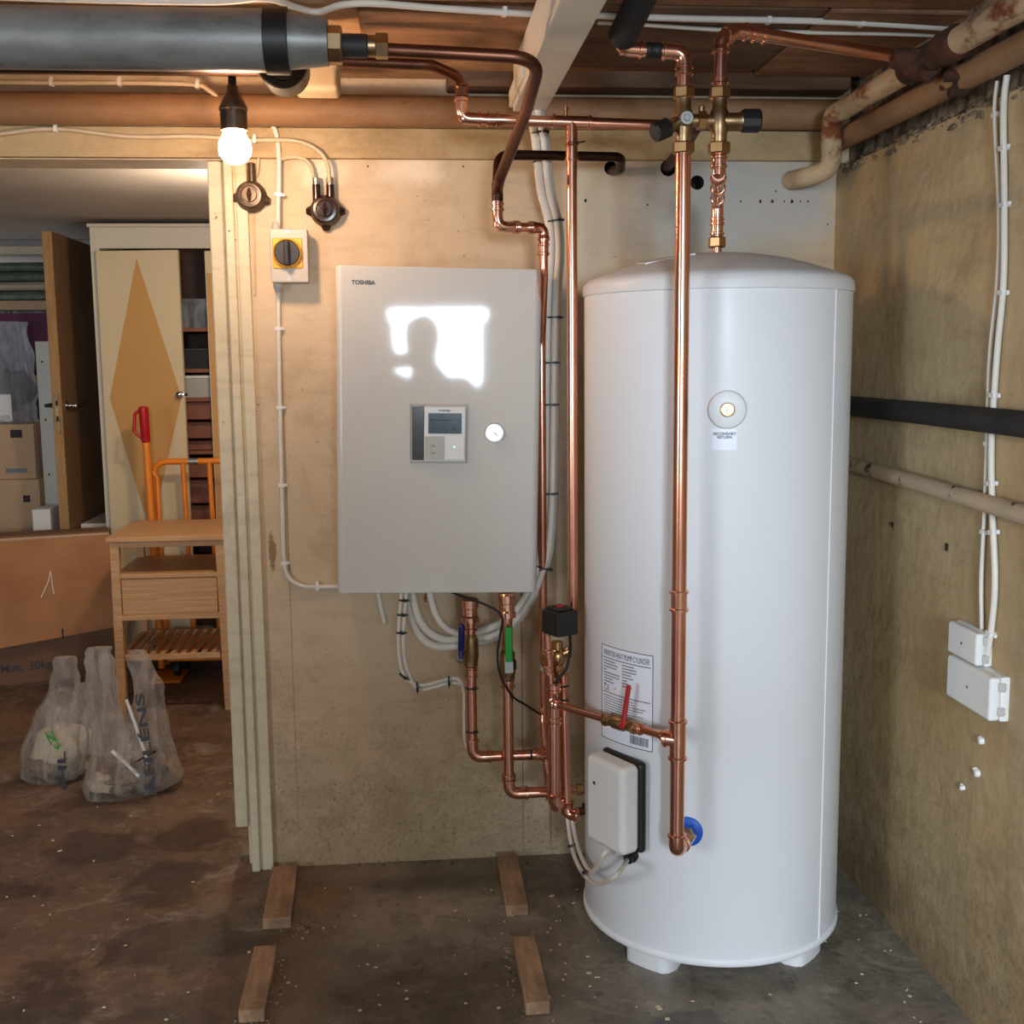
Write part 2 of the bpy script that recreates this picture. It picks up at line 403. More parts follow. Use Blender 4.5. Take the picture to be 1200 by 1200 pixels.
M['door_edge'] = wood('bare_door_edge', (176, 138, 86), (150, 110, 62), (30, 30, 1.5), .6)
M['cardboard'] = plain('cardboard', (176, 124, 82), .85, c2=(158, 106, 66), vscale=5)
M['cardboard_pale'] = plain('pale_cardboard', (196, 164, 130), .85, var=.12, vscale=5)
M['cardboard_shade'] = plain('shaded_cardboard', (122, 88, 64), .85, var=.2, vscale=4)  # cardboard with the shade of the box front put into its colour
M['ward_white'] = plain('cream_wardrobe_paint', (206, 196, 176), .5, var=.06, vscale=3)
M['ward_door'] = plain('cream_door_paint', (214, 194, 156), .5, var=.06, vscale=3)
M['diamond'] = plain('ochre_paint', (200, 150, 84), .5, var=.08, vscale=3)
M['ward_in'] = plain('dark_wardrobe_inside', (92, 62, 46), .7, var=.3)
M['drawer_in'] = plain('brown_drawer_fronts', (134, 78, 50), .6, var=.2)
M['orange'] = plain('orange_enamel', (232, 134, 34), .35, var=.1, vscale=20)
M['purple'] = plain('purple_cloth', (104, 40, 74), .7, var=.4, vscale=8)
M['sheet_green'] = plain('grey_green_fabric', (122, 132, 118), .8, c2=(84, 94, 82), vscale=10)
M['dark'] = plain('dark_grey', (34, 32, 32), .6)
M['junk'] = plain('mixed_rubbish', (150, 124, 92), .8, c2=(84, 72, 60), vscale=26, bump=.6)
M['junk_pale'] = plain('pale_rubbish', (214, 196, 166), .8, var=.25, vscale=14, bump=.4)
M['putty'] = plain('ochre_rubbish', (176, 136, 64), .7, var=.3, vscale=20)
def film(name, c, alpha, rough=.3):
    t = NT(name); tr = t.new('ShaderNodeBsdfTransparent'); tr.inputs[0].default_value = (.93, .93, .92, 1)
    tl = t.new('ShaderNodeBsdfTranslucent'); tl.inputs[0].default_value = lin(c)
    t.done(lin(c), rough, 0.0)
    m1 = t.new('ShaderNodeMixShader'); m1.inputs[0].default_value = .4; t.l.new(t.b.outputs[0], m1.inputs[1]); t.l.new(tl.outputs[0], m1.inputs[2])
    m2 = t.new('ShaderNodeMixShader')
    n = t.noise(22, 4, .6, dist=1.0, src=t.mapping(scale=(1, 1, .25)))
    lw_ = t.new('ShaderNodeLayerWeight'); lw_.inputs[0].default_value = .35
    t.put(m2.inputs[0], t.math('ADD', t.ramp(n, [(.40, alpha - .10), (.62, alpha + .24)]), t.math('MULTIPLY', lw_.outputs['Facing'], .35)))
    t.l.new(tr.outputs[0], m2.inputs[1]); t.l.new(m1.outputs[0], m2.inputs[2])
    t.l.new(m2.outputs[0], t.n['Material Output'].inputs[0])
    t.bump(t.noise(20, 4, .6, dist=1.5), .5, .01); return t.m
M['film'] = film('thin_carrier_bag_film', (222, 212, 202), .22, .25)
M['clear'] = film('clear_bin_plastic', (200, 206, 212), .30, .15)
def emit(name, c, s):
    t = NT(name); return t.done((0, 0, 0, 1), .5, 0, Emission_Color=(c[0], c[1], c[2], 1), Emission_Strength=s)
M['bulb'] = emit('glowing_frosted_bulb', (1.0, .64, .39), BULB)
M['led'] = emit('green_status_lamp', (.3, 1.0, .45), 1.6)
def glass():
    t = NT('window_glass'); tr = t.new('ShaderNodeBsdfTransparent'); gl = t.new('ShaderNodeBsdfGlossy'); gl.inputs[1].default_value = .02
    m = t.new('ShaderNodeMixShader'); m.inputs[0].default_value = .06; t.l.new(tr.outputs[0], m.inputs[1]); t.l.new(gl.outputs[0], m.inputs[2])
    t.l.new(m.outputs[0], t.n['Material Output'].inputs[0]); return t.m
M['glass'] = glass()

# ------------------------------------------------------------------ the setting
W = 2.79; RX = 1.04; CZ = 1.91; LX = -2.6; FY = -2.0; WT = .13
XD = -.415       # edge of the partition wall, where the opening starts
BZ = 1.83        # ceiling of the storage rooms
ST = 'structure'
def struct(name, mb, m, parent=None, **k):
    o = mb.build(name, m, parent, **k)
    if parent is None: o['kind'] = ST
    return o
struct('floor', MB().box(LX - .2, 1.3, FY - .2, 8.2, -.1, 0), M['floor'], smooth=0, origin=(0, 0, 0))

# back wall with three real pipe holes
wb = MB().box(XD, RX + .15, W, W + WT, 0, CZ + .1).build('wall_back', [M['wall_back'], M['dark_hole']], smooth=0, origin=(0, 0, 0), kind=ST)
HOLES = [(P(716, 197, W), .0165), (P(783, 197, W), .019), (P(817, 214, W), .017)]
cut = MB()
for p, r in HOLES: cut.lathe((p.x, W - .02, p.z), (0, 1, 0), [(0, r), (.10, r)], 16)
co = cut.build('cutter', M['dark_hole'], smooth=0)
bo = wb.modifiers.new('holes', 'BOOLEAN'); bo.object = co; bo.operation = 'DIFFERENCE'; bo.solver = 'EXACT'
me2 = bpy.data.meshes.new_from_object(wb.evaluated_get(bpy.context.evaluated_depsgraph_get()))
wb.modifiers.clear(); wb.data = me2; bpy.data.objects.remove(co)
struct('wall_above_opening', MB().box(LX, XD, W, W + WT, 1.72, CZ + .1), M['wall_back'], smooth=0, origin=(0, 0, 0)).name = 'wall_lintel'
# right wall: plaster stops below the ceiling in a crumbling edge
wr_ = MB().box(RX, RX + .2, FY, W + WT, 0, 1.705); wr_.cm = 1; wr_.box(RX + .03, RX + .2, FY, W + WT, 1.705, CZ + .1)
struct('wall_right', wr_, [M['wall_right'], M['crumble']], smooth=0, origin=(0, 0, 0))
edge = MB(); rnd = random.Random(3)
y = 1.2
while y < W - .02:
    s_ = rnd.uniform(.003, .010)
    edge.sphere((RX + rnd.uniform(-.002, .008), y, 1.705 + rnd.uniform(-.018, .010)), s_, (.5, rnd.uniform(.9, 2.4), rnd.uniform(.5, 1.0)), 1, .7, y * 7)
    y += rnd.uniform(.002, .006)
edge.build('broken_plaster_edge', M['crumble'], bpy.data.objects['wall_right'], smooth=0, kind='stuff')
S2 = (-1.1, -.1, .75, 1.65)
wl0 = MB().box(LX - .15, LX, FY, S2[0], 0, CZ + .1).box(LX - .15, LX, S2[1], W + WT, 0, CZ + .1).box(LX - .15, LX, S2[0], S2[1], 0, S2[2]).box(LX - .15, LX, S2[0], S2[1], S2[3], CZ + .1)
struct('wall_left', wl0, M['wall_back'], smooth=0, origin=(0, 0, 0))
wn2 = MB()
for q in ((S2[0], S2[1], S2[2], S2[2] + .03), (S2[0], S2[1], S2[3] - .03, S2[3]), (S2[0], S2[0] + .03, S2[2], S2[3]), (S2[1] - .03, S2[1], S2[2], S2[3])): wn2.box(LX - .04, LX + .0, *q)
wi2 = struct('fill_window', wn2, M['trim_paint'], smooth=0)  # unseen window, added to go with the side fill light
MB().box(LX - .022, LX - .018, S2[0] + .03, S2[1] - .03, S2[2] + .03, S2[3] - .03).build('pane', M['glass'], wi2, smooth=0)
fw = MB()
fw.box(LX - .15, WX0, FY - .15, FY, 0, CZ + .1); fw.box(WX1, RX + .2, FY - .15, FY, 0, CZ + .1)
fw.box(WX0, WX1, FY - .15, FY, 0, WZ0); fw.box(WX0, WX1, FY - .15, FY, WZ1, CZ + .1)
struct('wall_front', fw, M['wall_back'], smooth=0, origin=(0, 0, 0))
wn = MB(); fr = .03
wn.box(WX0, WX1, FY - .03, FY + .01, WZ0, WZ0 + fr).box(WX0, WX1, FY - .03, FY + .01, WZ1 - fr, WZ1)
wn.box(WX0, WX0 + fr, FY - .03, FY + .01, WZ0, WZ1).box(WX1 - fr, WX1, FY - .03, FY + .01, WZ0, WZ1)
wi = struct('window_1', wn, M['trim_paint'], smooth=0)
MB().box(WX0 + fr, WX1 - fr, FY - .012, FY - .008, WZ0 + fr, WZ1 - fr).build('pane', M['glass'], wi, smooth=0)

# ceiling slab and its boards, one object each
ce = struct('ceiling', MB().box(LX, RX + .2, FY - .2, W + WT, CZ + .012, CZ + .15), M['plank_dark'], smooth=0, origin=(0, 0, 0))
def board(x0, x1, y0, y1, z0, z1, m):
    b = MB().rbox(x0, x1, y0, y1, z0, z1, .003, 1).build('ceiling_plank', m, ce, smooth=30); return b
y = FY
while y < 1.95:
    w = rnd.uniform(.14, .19); xs = sorted([LX, rnd.uniform(-1.5, -.3), rnd.uniform(.1, .9), RX + .12])
    for a, b in zip(xs, xs[1:]): board(a + .002, b - .002, y, y + w - .004, CZ - rnd.uniform(-.002, .006), CZ + .012, M[rnd.choice(['plank', 'plank_dark'])])
    y += w
board(LX, -.02, 1.96, 2.235, CZ - .004, CZ + .012, M['plank_pale'])
board(-.018, RX + .12, 1.96, 2.20, CZ - .006, CZ + .012, M['plank'])
board(LX, -.08, 2.24, 2.62, CZ + .002, CZ + .012, M['plank_pale'])
board(-.08, .36, 2.245, 2.56, CZ - .016, CZ + .012, M['plank'])
board(.365, .80, 2.205, 2.66, CZ - .008, CZ + .012, M['plank_dark'])
board(.805, RX + .12, 2.205, 2.70, CZ - .012, CZ + .012, M['plank'])
board(LX, .36, 2.625, 2.79, CZ - .006, CZ + .012, M['plank_pale'])
board(.365, .80, 2.665, 2.79, CZ - .002, CZ + .012, M['plank'])

for i, (x_, y_) in enumerate(((868, 236), (891, 236), (909, 224), (919, 236), (928, 236), (938, 236), (947, 236), (686, 235), (759, 240), (970, 263), (905, 236), (431, 195), (543, 195))):
    q = P(x_, y_, W); MB().sphere(q, .0022 + .0012 * (i % 3 == 1), (1, .5, 1.3), 1, .5, i).build('nail_hole', M['dark_hole'], wb, smooth=0)
# painted batten across the top of the wall and the moulded casing of the opening
struct('trim_1', MB().rbox(LX, RX - .001, W - .018, W + .002, 1.722, P(500, 150, W - .018).z, .004, 2), M['lintel'])
cas = MB(); zc = 1.722
for (a, b, d) in ((XD, XD + .020, .022), (XD + .020, XD + .026, .012), (XD + .026, XD + .052, .016)):
    cas.rbox(a, b, W - d, W + .002, .115 if False else 0, zc, .002, 1)
struct('trim_2', cas, M['trim_paint'])
xj = P(276, 600, W + .05).x
struct('trim_3', MB().rbox(xj - .028, xj + .004, W + .02, W + WT, P(283, 968, W + .03).z, zc, .003, 1).box(xj + .002, XD, W + .03, W + WT - .01, 0, zc), M['trim_paint'])
pt = P(270, 400, W)
zb4 = P(500, 130, W - .06).z
struct('trim_4', MB().lathe((LX, W - .054, zb4), (1, 0, 0), [(0, .0345), (3.62, .0345)], 28), M['beam_paint'])
struct('trim_7', MB().rbox(.1, RX, W - .085, W - .001, 1.872, CZ + .006, .004, 1), M['plank_dark'])

# storage room behind the opening
struct('ceiling_back', MB().box(LX - .5, .6, W + WT, 8.1, BZ, BZ + .1), M['ceil_back'], smooth=0, origin=(0, 0, 0))
FWY = 5.68; HX = -1.475
fwb = MB(); fwb.box(HX, .6, FWY, FWY + .1, 0, BZ); fwb.box(LX - .5, -2.5, FWY, FWY + .1, 0, BZ); fwb.box(-2.5, HX, FWY, FWY + .1, 1.80, BZ)
struct('wall_far', fwb, M['back_wall_plain'], smooth=0, origin=(0, 0, 0))
struct('wall_back_right', MB().box(.5, .6, W + WT, FWY, 0, BZ), M['back_wall_plain'], smooth=0, origin=(0, 0, 0))
wl = MB(); wl.box(LX - .5, LX - .4, W, 5.65, 0, BZ).box(LX - .5, LX - .4, 6.35, 8.1, 0, BZ).box(LX - .5, LX - .4, 5.65, 6.35, 0, .75).box(LX - .5, LX - .4, 5.65, 6.35, 1.65, BZ)
struct('wall_back_left', wl, M['back_wall_plain'], smooth=0, origin=(0, 0, 0))
struct('wall_end', MB().box(LX - .5, .6, 8.0, 8.1, 0, BZ), M['back_wall_plain'], smooth=0, origin=(0, 0, 0))
struct('trim_5', MB().rbox(-2.5, HX, FWY - .02, FWY, 1.765, 1.80, .003, 1).rbox(HX - .02, HX + .03, FWY - .02, FWY + .0, 0, 1.80, .003, 1), M['trim_paint'])

# ------------------------------------------------------------------ pipe kit
def bead_profile(L, r, a=1.12, b=1.34, ends=True):
    """press-fit sleeve of length L: thicker than the pipe, a raised bead by each end"""
    e = .0022; w = .005
    return [(0, r * 1.0), (.0004, r * a), (e, r * a), (e + .0012, r * b), (e + w, r * b), (e + w + .0012, r * a),
            (L - e - w - .0012, r * a), (L - e - w, r * b), (L - e - .0012, r * b), (L - e, r * a), (L - .0004, r * a), (L, r)]
def sleeve(root, p, d, L, r, m=None, name='coupling', **k):
    d = V(d).normalized(); p = V(p) - d * L / 2
    return MB().lathe(p, d, bead_profile(L, r, **k), 18).build(name, m or M['copper_fit'], root)
def elbow(root, a, b, c, r, rad=None, m=None, L=.022):
    """press elbow at corner b of the path a-b-c"""
    a, b, c = V(a), V(b), V(c); d1 = (a - b).normalized(); d2 = (c - b).normalized(); rad = rad or r * 1.7
    ang = d1.angle(d2); t = rad / tan(ang / 2) if ang < radians(178) else rad
    arc = []
    p0, p1 = b + d1 * t, b + d2 * t
    for k in range(9):
        u = k / 8; arc.append(p0 * (1 - u) ** 2 + b * 2 * u * (1 - u) + p1 * u * u)
    pts = []; rr = []
    pr = bead_profile(L, r)
    pr1 = [x for x in pr if x[0] <= L * .55]
    for d, q in pr1: pts.append(p0 + d1 * (L - d)); rr.append(q)
    for q in arc: pts.append(q); rr.append(r * 1.12)
    for d, q in reversed(pr1): pts.append(p1 + d2 * (L - d)); rr.append(q)
    return MB().tube(pts, rr, 18).build('elbow_fitting', m or M['copper_fit'], root)
def tee(root, p, d, br, r, L=.062, Lb=.030, m=None):
    """press tee: run along d, branch along br"""
    d = V(d).normalized(); br = V(br).normalized(); p = V(p)
    mb = MB().lathe(p - d * L / 2, d, bead_profile(L, r), 18)
    mb.lathe(p, br, [(0, r * 1.12)] + [(Lb - L0, q) for L0, q in reversed([x for x in bead_profile(Lb * 2, r) if x[0] < Lb])], 18)
    return mb.build('tee_fitting', m or M['copper_fit'], root)
def pipe(root, pts, r, fr=.0, m=None, name='pipe_length', n=16):
    return MB().tube(fillet(pts, fr) if fr else pts, r, n).build(name, m or M['copper'], root)
def hexnut(root, p, d, L, R, m=None, name='hex_nut'):
    d = V(d).normalized(); p = V(p) - d * L / 2
    return MB().lathe(p, d, [(0, R * .88), (L * .12, R), (L * .88, R), (L, R * .88)], 6).build(name, m or M['brass'], root, smooth=20)
def tie(root, p, d, r, name='cable_tie', tail=True):
    d = V(d).normalized(); p = V(p)
    mb = MB().lathe(p - d * .0018, d, [(0, r), (0, r + .0012), (.0036, r + .0012), (.0036, r)], 14)
    if tail:
        s = d.cross(V((0, 1, 0)))
        s = s.normalized() if s.length > .1 else V((1, 0, 0))
        q = p + V((0, -1, 0)) * (r) - s * r * .4
        mb.obox(q, s, V((0, 1, 0)), d, .004, .003, .003)
        mb.obox(q - s * .006, s, V((0, 1, 0)), d, .005, .0006, .0012)
    return mb.build(name, M['black'], root)

# ------------------------------------------------------------------ hot water cylinder
A15 = radians(15.0); TA = V((2.48 * sin(A15), 2.48 * cos(A15), 0)); TR = .275
tD = V((-sin(A15), -cos(A15), 0)); tT = V((cos(A15), -sin(A15), 0))
def TC(th, z, off=0.0): return TA + (tD * cos(th) + tT * sin(th)) * (TR + off) + V((0, 0, z))
def TN(th): return tD * cos(th) + tT * sin(th)
def TP(px, py, off=0.0):
    r = ray(px, py); ox, oy = CAM.x - TA.x, CAM.y - TA.y; R_ = TR + off
    a = r.x ** 2 + r.y ** 2; b = 2 * (ox * r.x + oy * r.y); c = ox * ox + oy * oy - R_ * R_
    k = (-b - sqrt(max(b * b - 4 * a * c, 0))) / (2 * a); p = CAM + r * k
    d = V((p.x - TA.x, p.y - TA.y, 0)); return atan2(d.dot(tT), d.dot(tD)), p.z
tank = thing('hot_water_cylinder', 'tall white domed hot water cylinder standing in the corner of the basement', 'water heater', (TA.x, TA.y, 0))
MB().lathe((TA.x, TA.y, 0), (0, 0, 1), [(.058, TR - .012), (.058, TR - .001), (.060, TR), (1.388, TR), (1.390, TR - .003)], 128).build('body', M['tank'], tank)
MB().lathe((TA.x, TA.y, 0), (0, 0, 1), [(.046, TR - .03), (.046, TR + .001), (.050, TR + .004), (.058, TR + .004), (.062, TR + .001)], 128).build('bottom_rim', M['tank'], tank)
dome = [(1.384, TR - .001), (1.386, TR + .003), (1.400, TR + .003), (1.408, TR + .001), (1.416, TR - .006)]
for k in range(1, 15):
    u = k / 14; dome.append((1.416 + .055 * (1 - (1 - u) ** 1.9), (TR - .006) * (1 - u) + .02 * u))
MB().lathe((TA.x, TA.y, 0), (0, 0, 1), dome, 128).build('domed_lid', M['cap'], tank)
for px, py0, py1 in ((969, 350, 1090),):
    th, _ = TP(px + 4, 600)
    
    sb = MB(); p = TC(th, .06, .0); n_ = TN(th); tt = V((-n_.y, n_.x, 0)) 
    sb.obox(TC(th, .724, .0006), tt, n_, V((0, 0, 1)), .0016, .0012, .664); sb.build('body_seam', M['tank'], tank, smooth=0)
# feet: curved blocks under the rim
for th in (radians(-31), radians(60), radians(165)):
    fb = MB(); b0 = 0; n = 12; hw = .26
    ring = []
    for k in range(n + 1):
        a = th - hw + 2 * hw * k / n
        ro = TR - .022 - (.03 if k in (0, n) else .008 if k in (1, n - 1) else 0); ri = TR - .12
        ring.append((TA + (tD * cos(a) + tT * sin(a)) * ro, TA + (tD * cos(a) + tT * sin(a)) * ri))
    for o_, i_ in ring:
        fb.v += [o_ * 1 + V((0, 0, .003)), o_ + V((0, 0, .05)), i_ + V((0, 0, .05)), i_ + V((0, 0, .003))]
    for k in range(n):
        for j in range(4): fb.face([k * 4 + j, k * 4 + (j + 1) % 4, (k + 1) * 4 + (j + 1) % 4, (k + 1) * 4 + j])
    fb.face([0, 3, 2, 1]); fb.face([n * 4, n * 4 + 1, n * 4 + 2, n * 4 + 3])
    for v in fb.v:
        if v.z < .01: v.z = 0
    fb.build('foot', M['cap'], tank)
# round cover with brass outlet, sticker below it
th, z = TP(852, 480); c = TC(th, z); n_ = TN(th)
MB().lathe(c - n_ * .004, n_, [(0, .0365), (.006, .0365), (.0095, .034), (.0105, .030), (.0105, .010)], 40).build('outlet_cover', M['cap'], tank)
ob = MB().lathe(c + n_ * .004, n_, [(0, .0135), (.008, .0135), (.0085, .0125), (.0085, .0105), (.005, .010), (.005, .0)], 28, caps=False).build('outlet_nipple', M['brass'], tank)
MB().obox(c + n_ * .012, tT, tD, V((0, 0, 1)), .0022, .0012, .007).build('keyway', M['brass_dull'], ob)
th, z = TP(849, 515); st = MB()
def curved_sheet(mb, th, z, w, h, off, n=16):
    b = len(mb.v)
    for k in range(n + 1):
        a = th + (k / n - .5) * w / TR
        for zz in (z - h / 2, z + h / 2):
            mb.v.append(TC(a, zz, off)); mb.v.append(TC(a, zz, .0))
    for k in range(n):
        i = b + k * 4; j = i + 4
        mb.face([i, j, j + 2, i + 2]); mb.face([i, i + 1, j + 1, j]); mb.face([i + 2, j + 2, j + 3, i + 3])
    mb.face([b, b + 2, b + 3, b + 1]); e = b + n * 4; mb.face([e, e + 1, e + 3, e + 2])
    return mb
stk = curved_sheet(MB(), th, z, .0455, .0395, .0012).build('sticker', M['label'], tank, smooth=0)
tx = MB()
add_text(tx, 'SECONDARY', .0072, lambda u, v: TC(th + u / TR, z + .0085 + v, .0017), bold=True, align='CENTER')
add_text(tx, 'RETURN', .0072, lambda u, v: TC(th + u / TR, z + .002 + v, .0017), bold=True, align='CENTER')
tx.build('lettering', M['ink'], stk, smooth=0)
# data plate
t0, z0 = TP(706, 752); t1, z1 = TP(766, 770); t2, z2 = TP(766, 882); t3, z3 = TP(706, 862)
Lw = (t1 - t0) * TR; zt = (z0 + z1) / 2; zb = (z2 + z3) / 2; tm = (t0 + t1) / 2
lab = curved_sheet(MB(), tm, (zt + zb) / 2, Lw, zt - zb, .0009).build('data_plate', M['label'], tank, smooth=0)
hL = zt - zb
def lab_pt(u, v): return TC(t0 + u * (t1 - t0), zb + v * hL, .0014)   # u,v in 0..1
lk = MB()
def lab_rect(u0, u1, v0, v1, mb):
    n = max(1, int((u1 - u0) * 12)); b = len(mb.v)
    for k in range(n + 1):
        u = u0 + (u1 - u0) * k / n; mb.v += [lab_pt(u, v0), lab_pt(u, v1)]
    for k in range(n): i = b + 2 * k; mb.face([i, i + 2, i + 3, i + 1])
lw = .0016 / hL; uw = .0016 / Lw
for r_ in ((0, 1, 1 - lw, 1), (0, 1, 0, lw), (0, uw, 0, 1), (1 - uw, 1, 0, 1), (.04, .96, .865, .865 + lw), (.04, .96, .50, .50 + lw)): lab_rect(*r_, lk)
k_ = .88 * Lw
add_text(lk, 'INVERTER HEAT PUMP CYLINDER', 1.0, lambda u, v: lab_pt(.06 + u * .0592, .895 + v * .085))
add_text(lk, 'CE', 1.0, lambda u, v: lab_pt(.06 + u * .11, .525 + v * .085))
add_text(lk, 'P', 1.0, lambda u, v: lab_pt(.30 + u * .05, .54 + v * .05))
lk.build('lettering', M['ink'], lab, smooth=0)
lg = MB(); rnd = random.Random(5)
for k in range(9):
    v = .83 - k * .031; lab_rect(.06, .06 + rnd.uniform(.06, .38), v, v + .012, lg)
    if k < 8: lab_rect(.46, .46 + rnd.uniform(.08, .28), v, v + .012, lg)
for k in range(11):
    v = .465 - k * .027
    if v > .2: lab_rect(.06, .06 + rnd.uniform(.55, .85), v, v + .009, lg)
lg.build('small_print', M['ink_grey'], lab, smooth=0)
bc = MB(); u = .62
while u < .94: w_ = rnd.choice((.006, .01, .014)); lab_rect(u, u + w_, .04, .13, bc); u += w_ + rnd.choice((.006, .009))
bc.build('barcode', M['ink'], lab, smooth=0)
# blue collar at the lower connection
thb, zb_ = TP(806, 974); c = TC(thb, zb_); n_ = TN(thb)
MB().lathe(c - n_ * .006, n_, [(0, .030), (.009, .030), (.0105, .028), (.0105, .013)], 36).build('blue_collar', M['blue'], tank)
# wiring cover on the side: rounded box on a black gasket
thx = radians(-38.0); nb = TN(radians(-46)); tb = V((-nb.y, nb.x, 0)); 
if tb.dot(tT) < 0: tb = -tb
zc0 = P(725, 932, 2.25).z
mwb = Matrix.Translation(TC(thx, zc0, -.002)) @ Matrix((tuple(tb) + (0,), tuple(-nb) + (0,), (0, 0, 1, 0), (0, 0, 0, 1))).transposed()
def part_mw(mb, mw, name, mat, parent, **k):
    mb.v = [mw @ v for v in mb.v]; return mb.build(name, mat, parent, **k)
BWd, BHt, BDp = .060, .092, .060
gas = part_mw(MB().rbox(-BWd - .003, BWd + .003, -.016, .004, -BHt - .003, BHt + .003, .009, 3), mwb, 'gasket', M['black'], tank)
cov = part_mw(MB().rbox(-BWd, BWd, -BDp, -.012, -BHt, BHt, .014, 4), mwb, 'wiring_cover', M['white_pl'], tank)
sc1 = part_mw(MB().lathe((-.028, -BDp - .001, .038), (0, 1, 0), [(0, .004), (.003, .004)], 12), mwb, 'screw', M['steel'], cov)
# two cable glands
tg1, zg1 = TP(742, 1001); g = TC(tg1, zg1); gn = (TN(tg1) + V((0, 0, -.3))).normalized()
gl = MB().lathe(g - gn * .006, gn, [(0, .014), (.016, .014), (.016, .012), (.026, .0105), (.027, .005)], 14).build('cable_gland', M['black'], tank)
g2 = mwb @ V((-.0, -.03, -BHt - .002))
MB().lathe(g2 + V((0, 0, .006)), (0, 0, -1), [(0, .009), (.012, .009), (.018, .006)], 12).build('cable_gland', M['black'], tank)
# small sticker on the dome
q = [(738, 311), (755, 304), (792, 302), (785, 309)]
dz = 1.447
sp = [PZ(x, y, 1.452) for x, y in q]
sm = MB(); sc_ = V((TA.x - .13, TA.y + .0, 0))
for uu, vv in ((-.17, -.10), (-.07, -.10), (-.07, .0), (-.17, .0)):
    rr = sqrt(uu * uu + vv * vv); u = min(1, max(0, 1 - (rr - .02) / (TR - .026))); sm.v.append(TA + V((uu, vv, 1.4185 + .055 * (1 - (1 - u) ** 1.9))))
sm.v += [v - V((0, 0, .004)) for v in sm.v[:4]]
for q in ((0, 1, 2, 3), (7, 6, 5, 4), (0, 4, 5, 1), (1, 5, 6, 2), (2, 6, 7, 3), (3, 7, 4, 0)): sm.face(list(q))
sm.build('lid_sticker', M['label'], tank, smooth=0)

# ------------------------------------------------------------------ wall-hung heat pump unit
cw, chh = .450, .722; CYF = 2.555
mc = Matrix.Translation(V((.0545, W, .7365))) @ Matrix.Rotation(radians(1.3), 4, 'Y')
hp = thing('heat_pump_unit', 'large glossy white wall-hung heating cabinet with a control panel and round pressure gauge', 'heating unit', None, mw=mc)
def CL(px, py, y=CYF):   # photograph point on the cabinet's front plane, in cabinet coordinates
    return mc.inverted() @ P(px, py, y)
d = W - CYF
cb = bmesh.new(); bmesh.ops.create_cube(cb, size=1)
for v in cb.verts: v.co = V((v.co.x * cw, -d / 2 + v.co.y * d, chh / 2 + v.co.z * chh))
vert = [e for e in cb.edges if abs(e.verts[0].co.z - e.verts[1].co.z) > .1 and e.verts[0].co.y < -d * .9]
bmesh.ops.bevel(cb, geom=vert, offset=.016, segments=5, affect='EDGES', profile=.5)
fe = [e for e in cb.edges if all(v.co.y < -.02 for v in e.verts) and abs(e.verts[0].co.z - e.verts[1].co.z) < 1e-5 and len(e.link_faces) == 2]
bmesh.ops.bevel(cb, geom=fe, offset=.004, segments=2, affect='EDGES', profile=.5)
cbm = MB().bm(cb); cbm.wn = True; cbm.build('casing', M['cab'], hp, local=True)
a = CL(480, 473); b = CL(548, 543); yf = -d
pr_ = MB(); x0, x1, z0, z1 = a.x, b.x, b.z, a.z; f_ = .003
pr_.rbox(x0, x1, yf - .003, yf + .001, z1 - f_, z1, .001, 1).rbox(x0, x1, yf - .003, yf + .001, z0, z0 + f_, .001, 1)
pr_.rbox(x0, x0 + f_, yf - .003, yf + .001, z0, z1, .001, 1).rbox(x1 - f_, x1, yf - .003, yf + .001, z0, z1, .001, 1)
pan = pr_.build('panel_frame', M['grey_pl'], hp, local=True)
MB().rbox(x0 + .006, x0 + .031, yf - .005, yf + .001, z0 + .007, z1 - .006, .001, 1).build('smoked_cover', M['dark_glass'], hp, local=True)
rc = MB().rbox(x0 + .032, x1 - .006, yf - .009, yf + .001, z0 + .006, z1 - .006, .002, 2).build('remote_control', M['white_pl'], hp, local=True)
dx0, dx1 = x0 + .041, x1 - .0145; dz1 = z1 - .020; dz0 = dz1 - .045
MB().rbox(dx0, dx1, yf - .0105, yf - .006, dz0, dz1, .0006, 1).build('display', M['lcd'], rc, local=True)
MB().rbox(x0 + .034, (x0 + x1) / 2 + .012, yf - .0108, yf - .006, z0 + .009, dz0 - .006, .001, 1).build('arrow_button', M['grey_pl'], rc, local=True)
MB().rbox((x0 + x1) / 2 + .014, x1 - .008, yf - .0115, yf - .006, z0 + .009, dz0 - .006, .001, 1).build('power_button', M['white_pl'], rc, local=True)
MB().lathe(((x0 + x1) / 2 + .034, yf - .0115, (z0 + dz0) / 2 + .004), (0, -1, 0), [(0, .0022), (.0006, .002)], 10).build('status_lamp', M['led'], rc, local=True)
tl_ = MB()
add_text(tl_, 'TOSHIBA', .0065, lambda u, v: (u + (x0 + x1) / 2 + .012, yf - .0095, z1 - .0165 + v), bold=True, align='CENTER')
for s_, zz in ((1, (z0 + dz0) / 2 + .006), (-1, (z0 + dz0) / 2 - .010)):
    xx = x0 + .052
    for k in (-1, 1): tl_.obox((xx + k * .0019, yf - .0111, zz), V((1, 0, -k * s_)).normalized(), V((0, 1, 0)), V((k * s_, 0, 1)).normalized(), .003, .0003, .0006)
tl_.build('lettering', M['ink'], rc, local=True, smooth=0)
ll = MB()
for k in range(5): ll.box(dx0 + .004 + .01 * k, dx0 + .011 + .01 * k, yf - .0108, yf - .0104, dz0 + .028, dz0 + .031)
ll.box(dx0 + .012, dx0 + .016, yf - .0108, yf - .0104, dz0 + .008, dz0 + .013); ll.box(dx1 - .018, dx1 - .013, yf - .0108, yf - .0104, dz0 + .008, dz0 + .012)
ll.build('display_print', M['ink'], rc, local=True, smooth=0)
tb_ = MB(); a = CL(412, 333); e_ = CL(442, 333); 
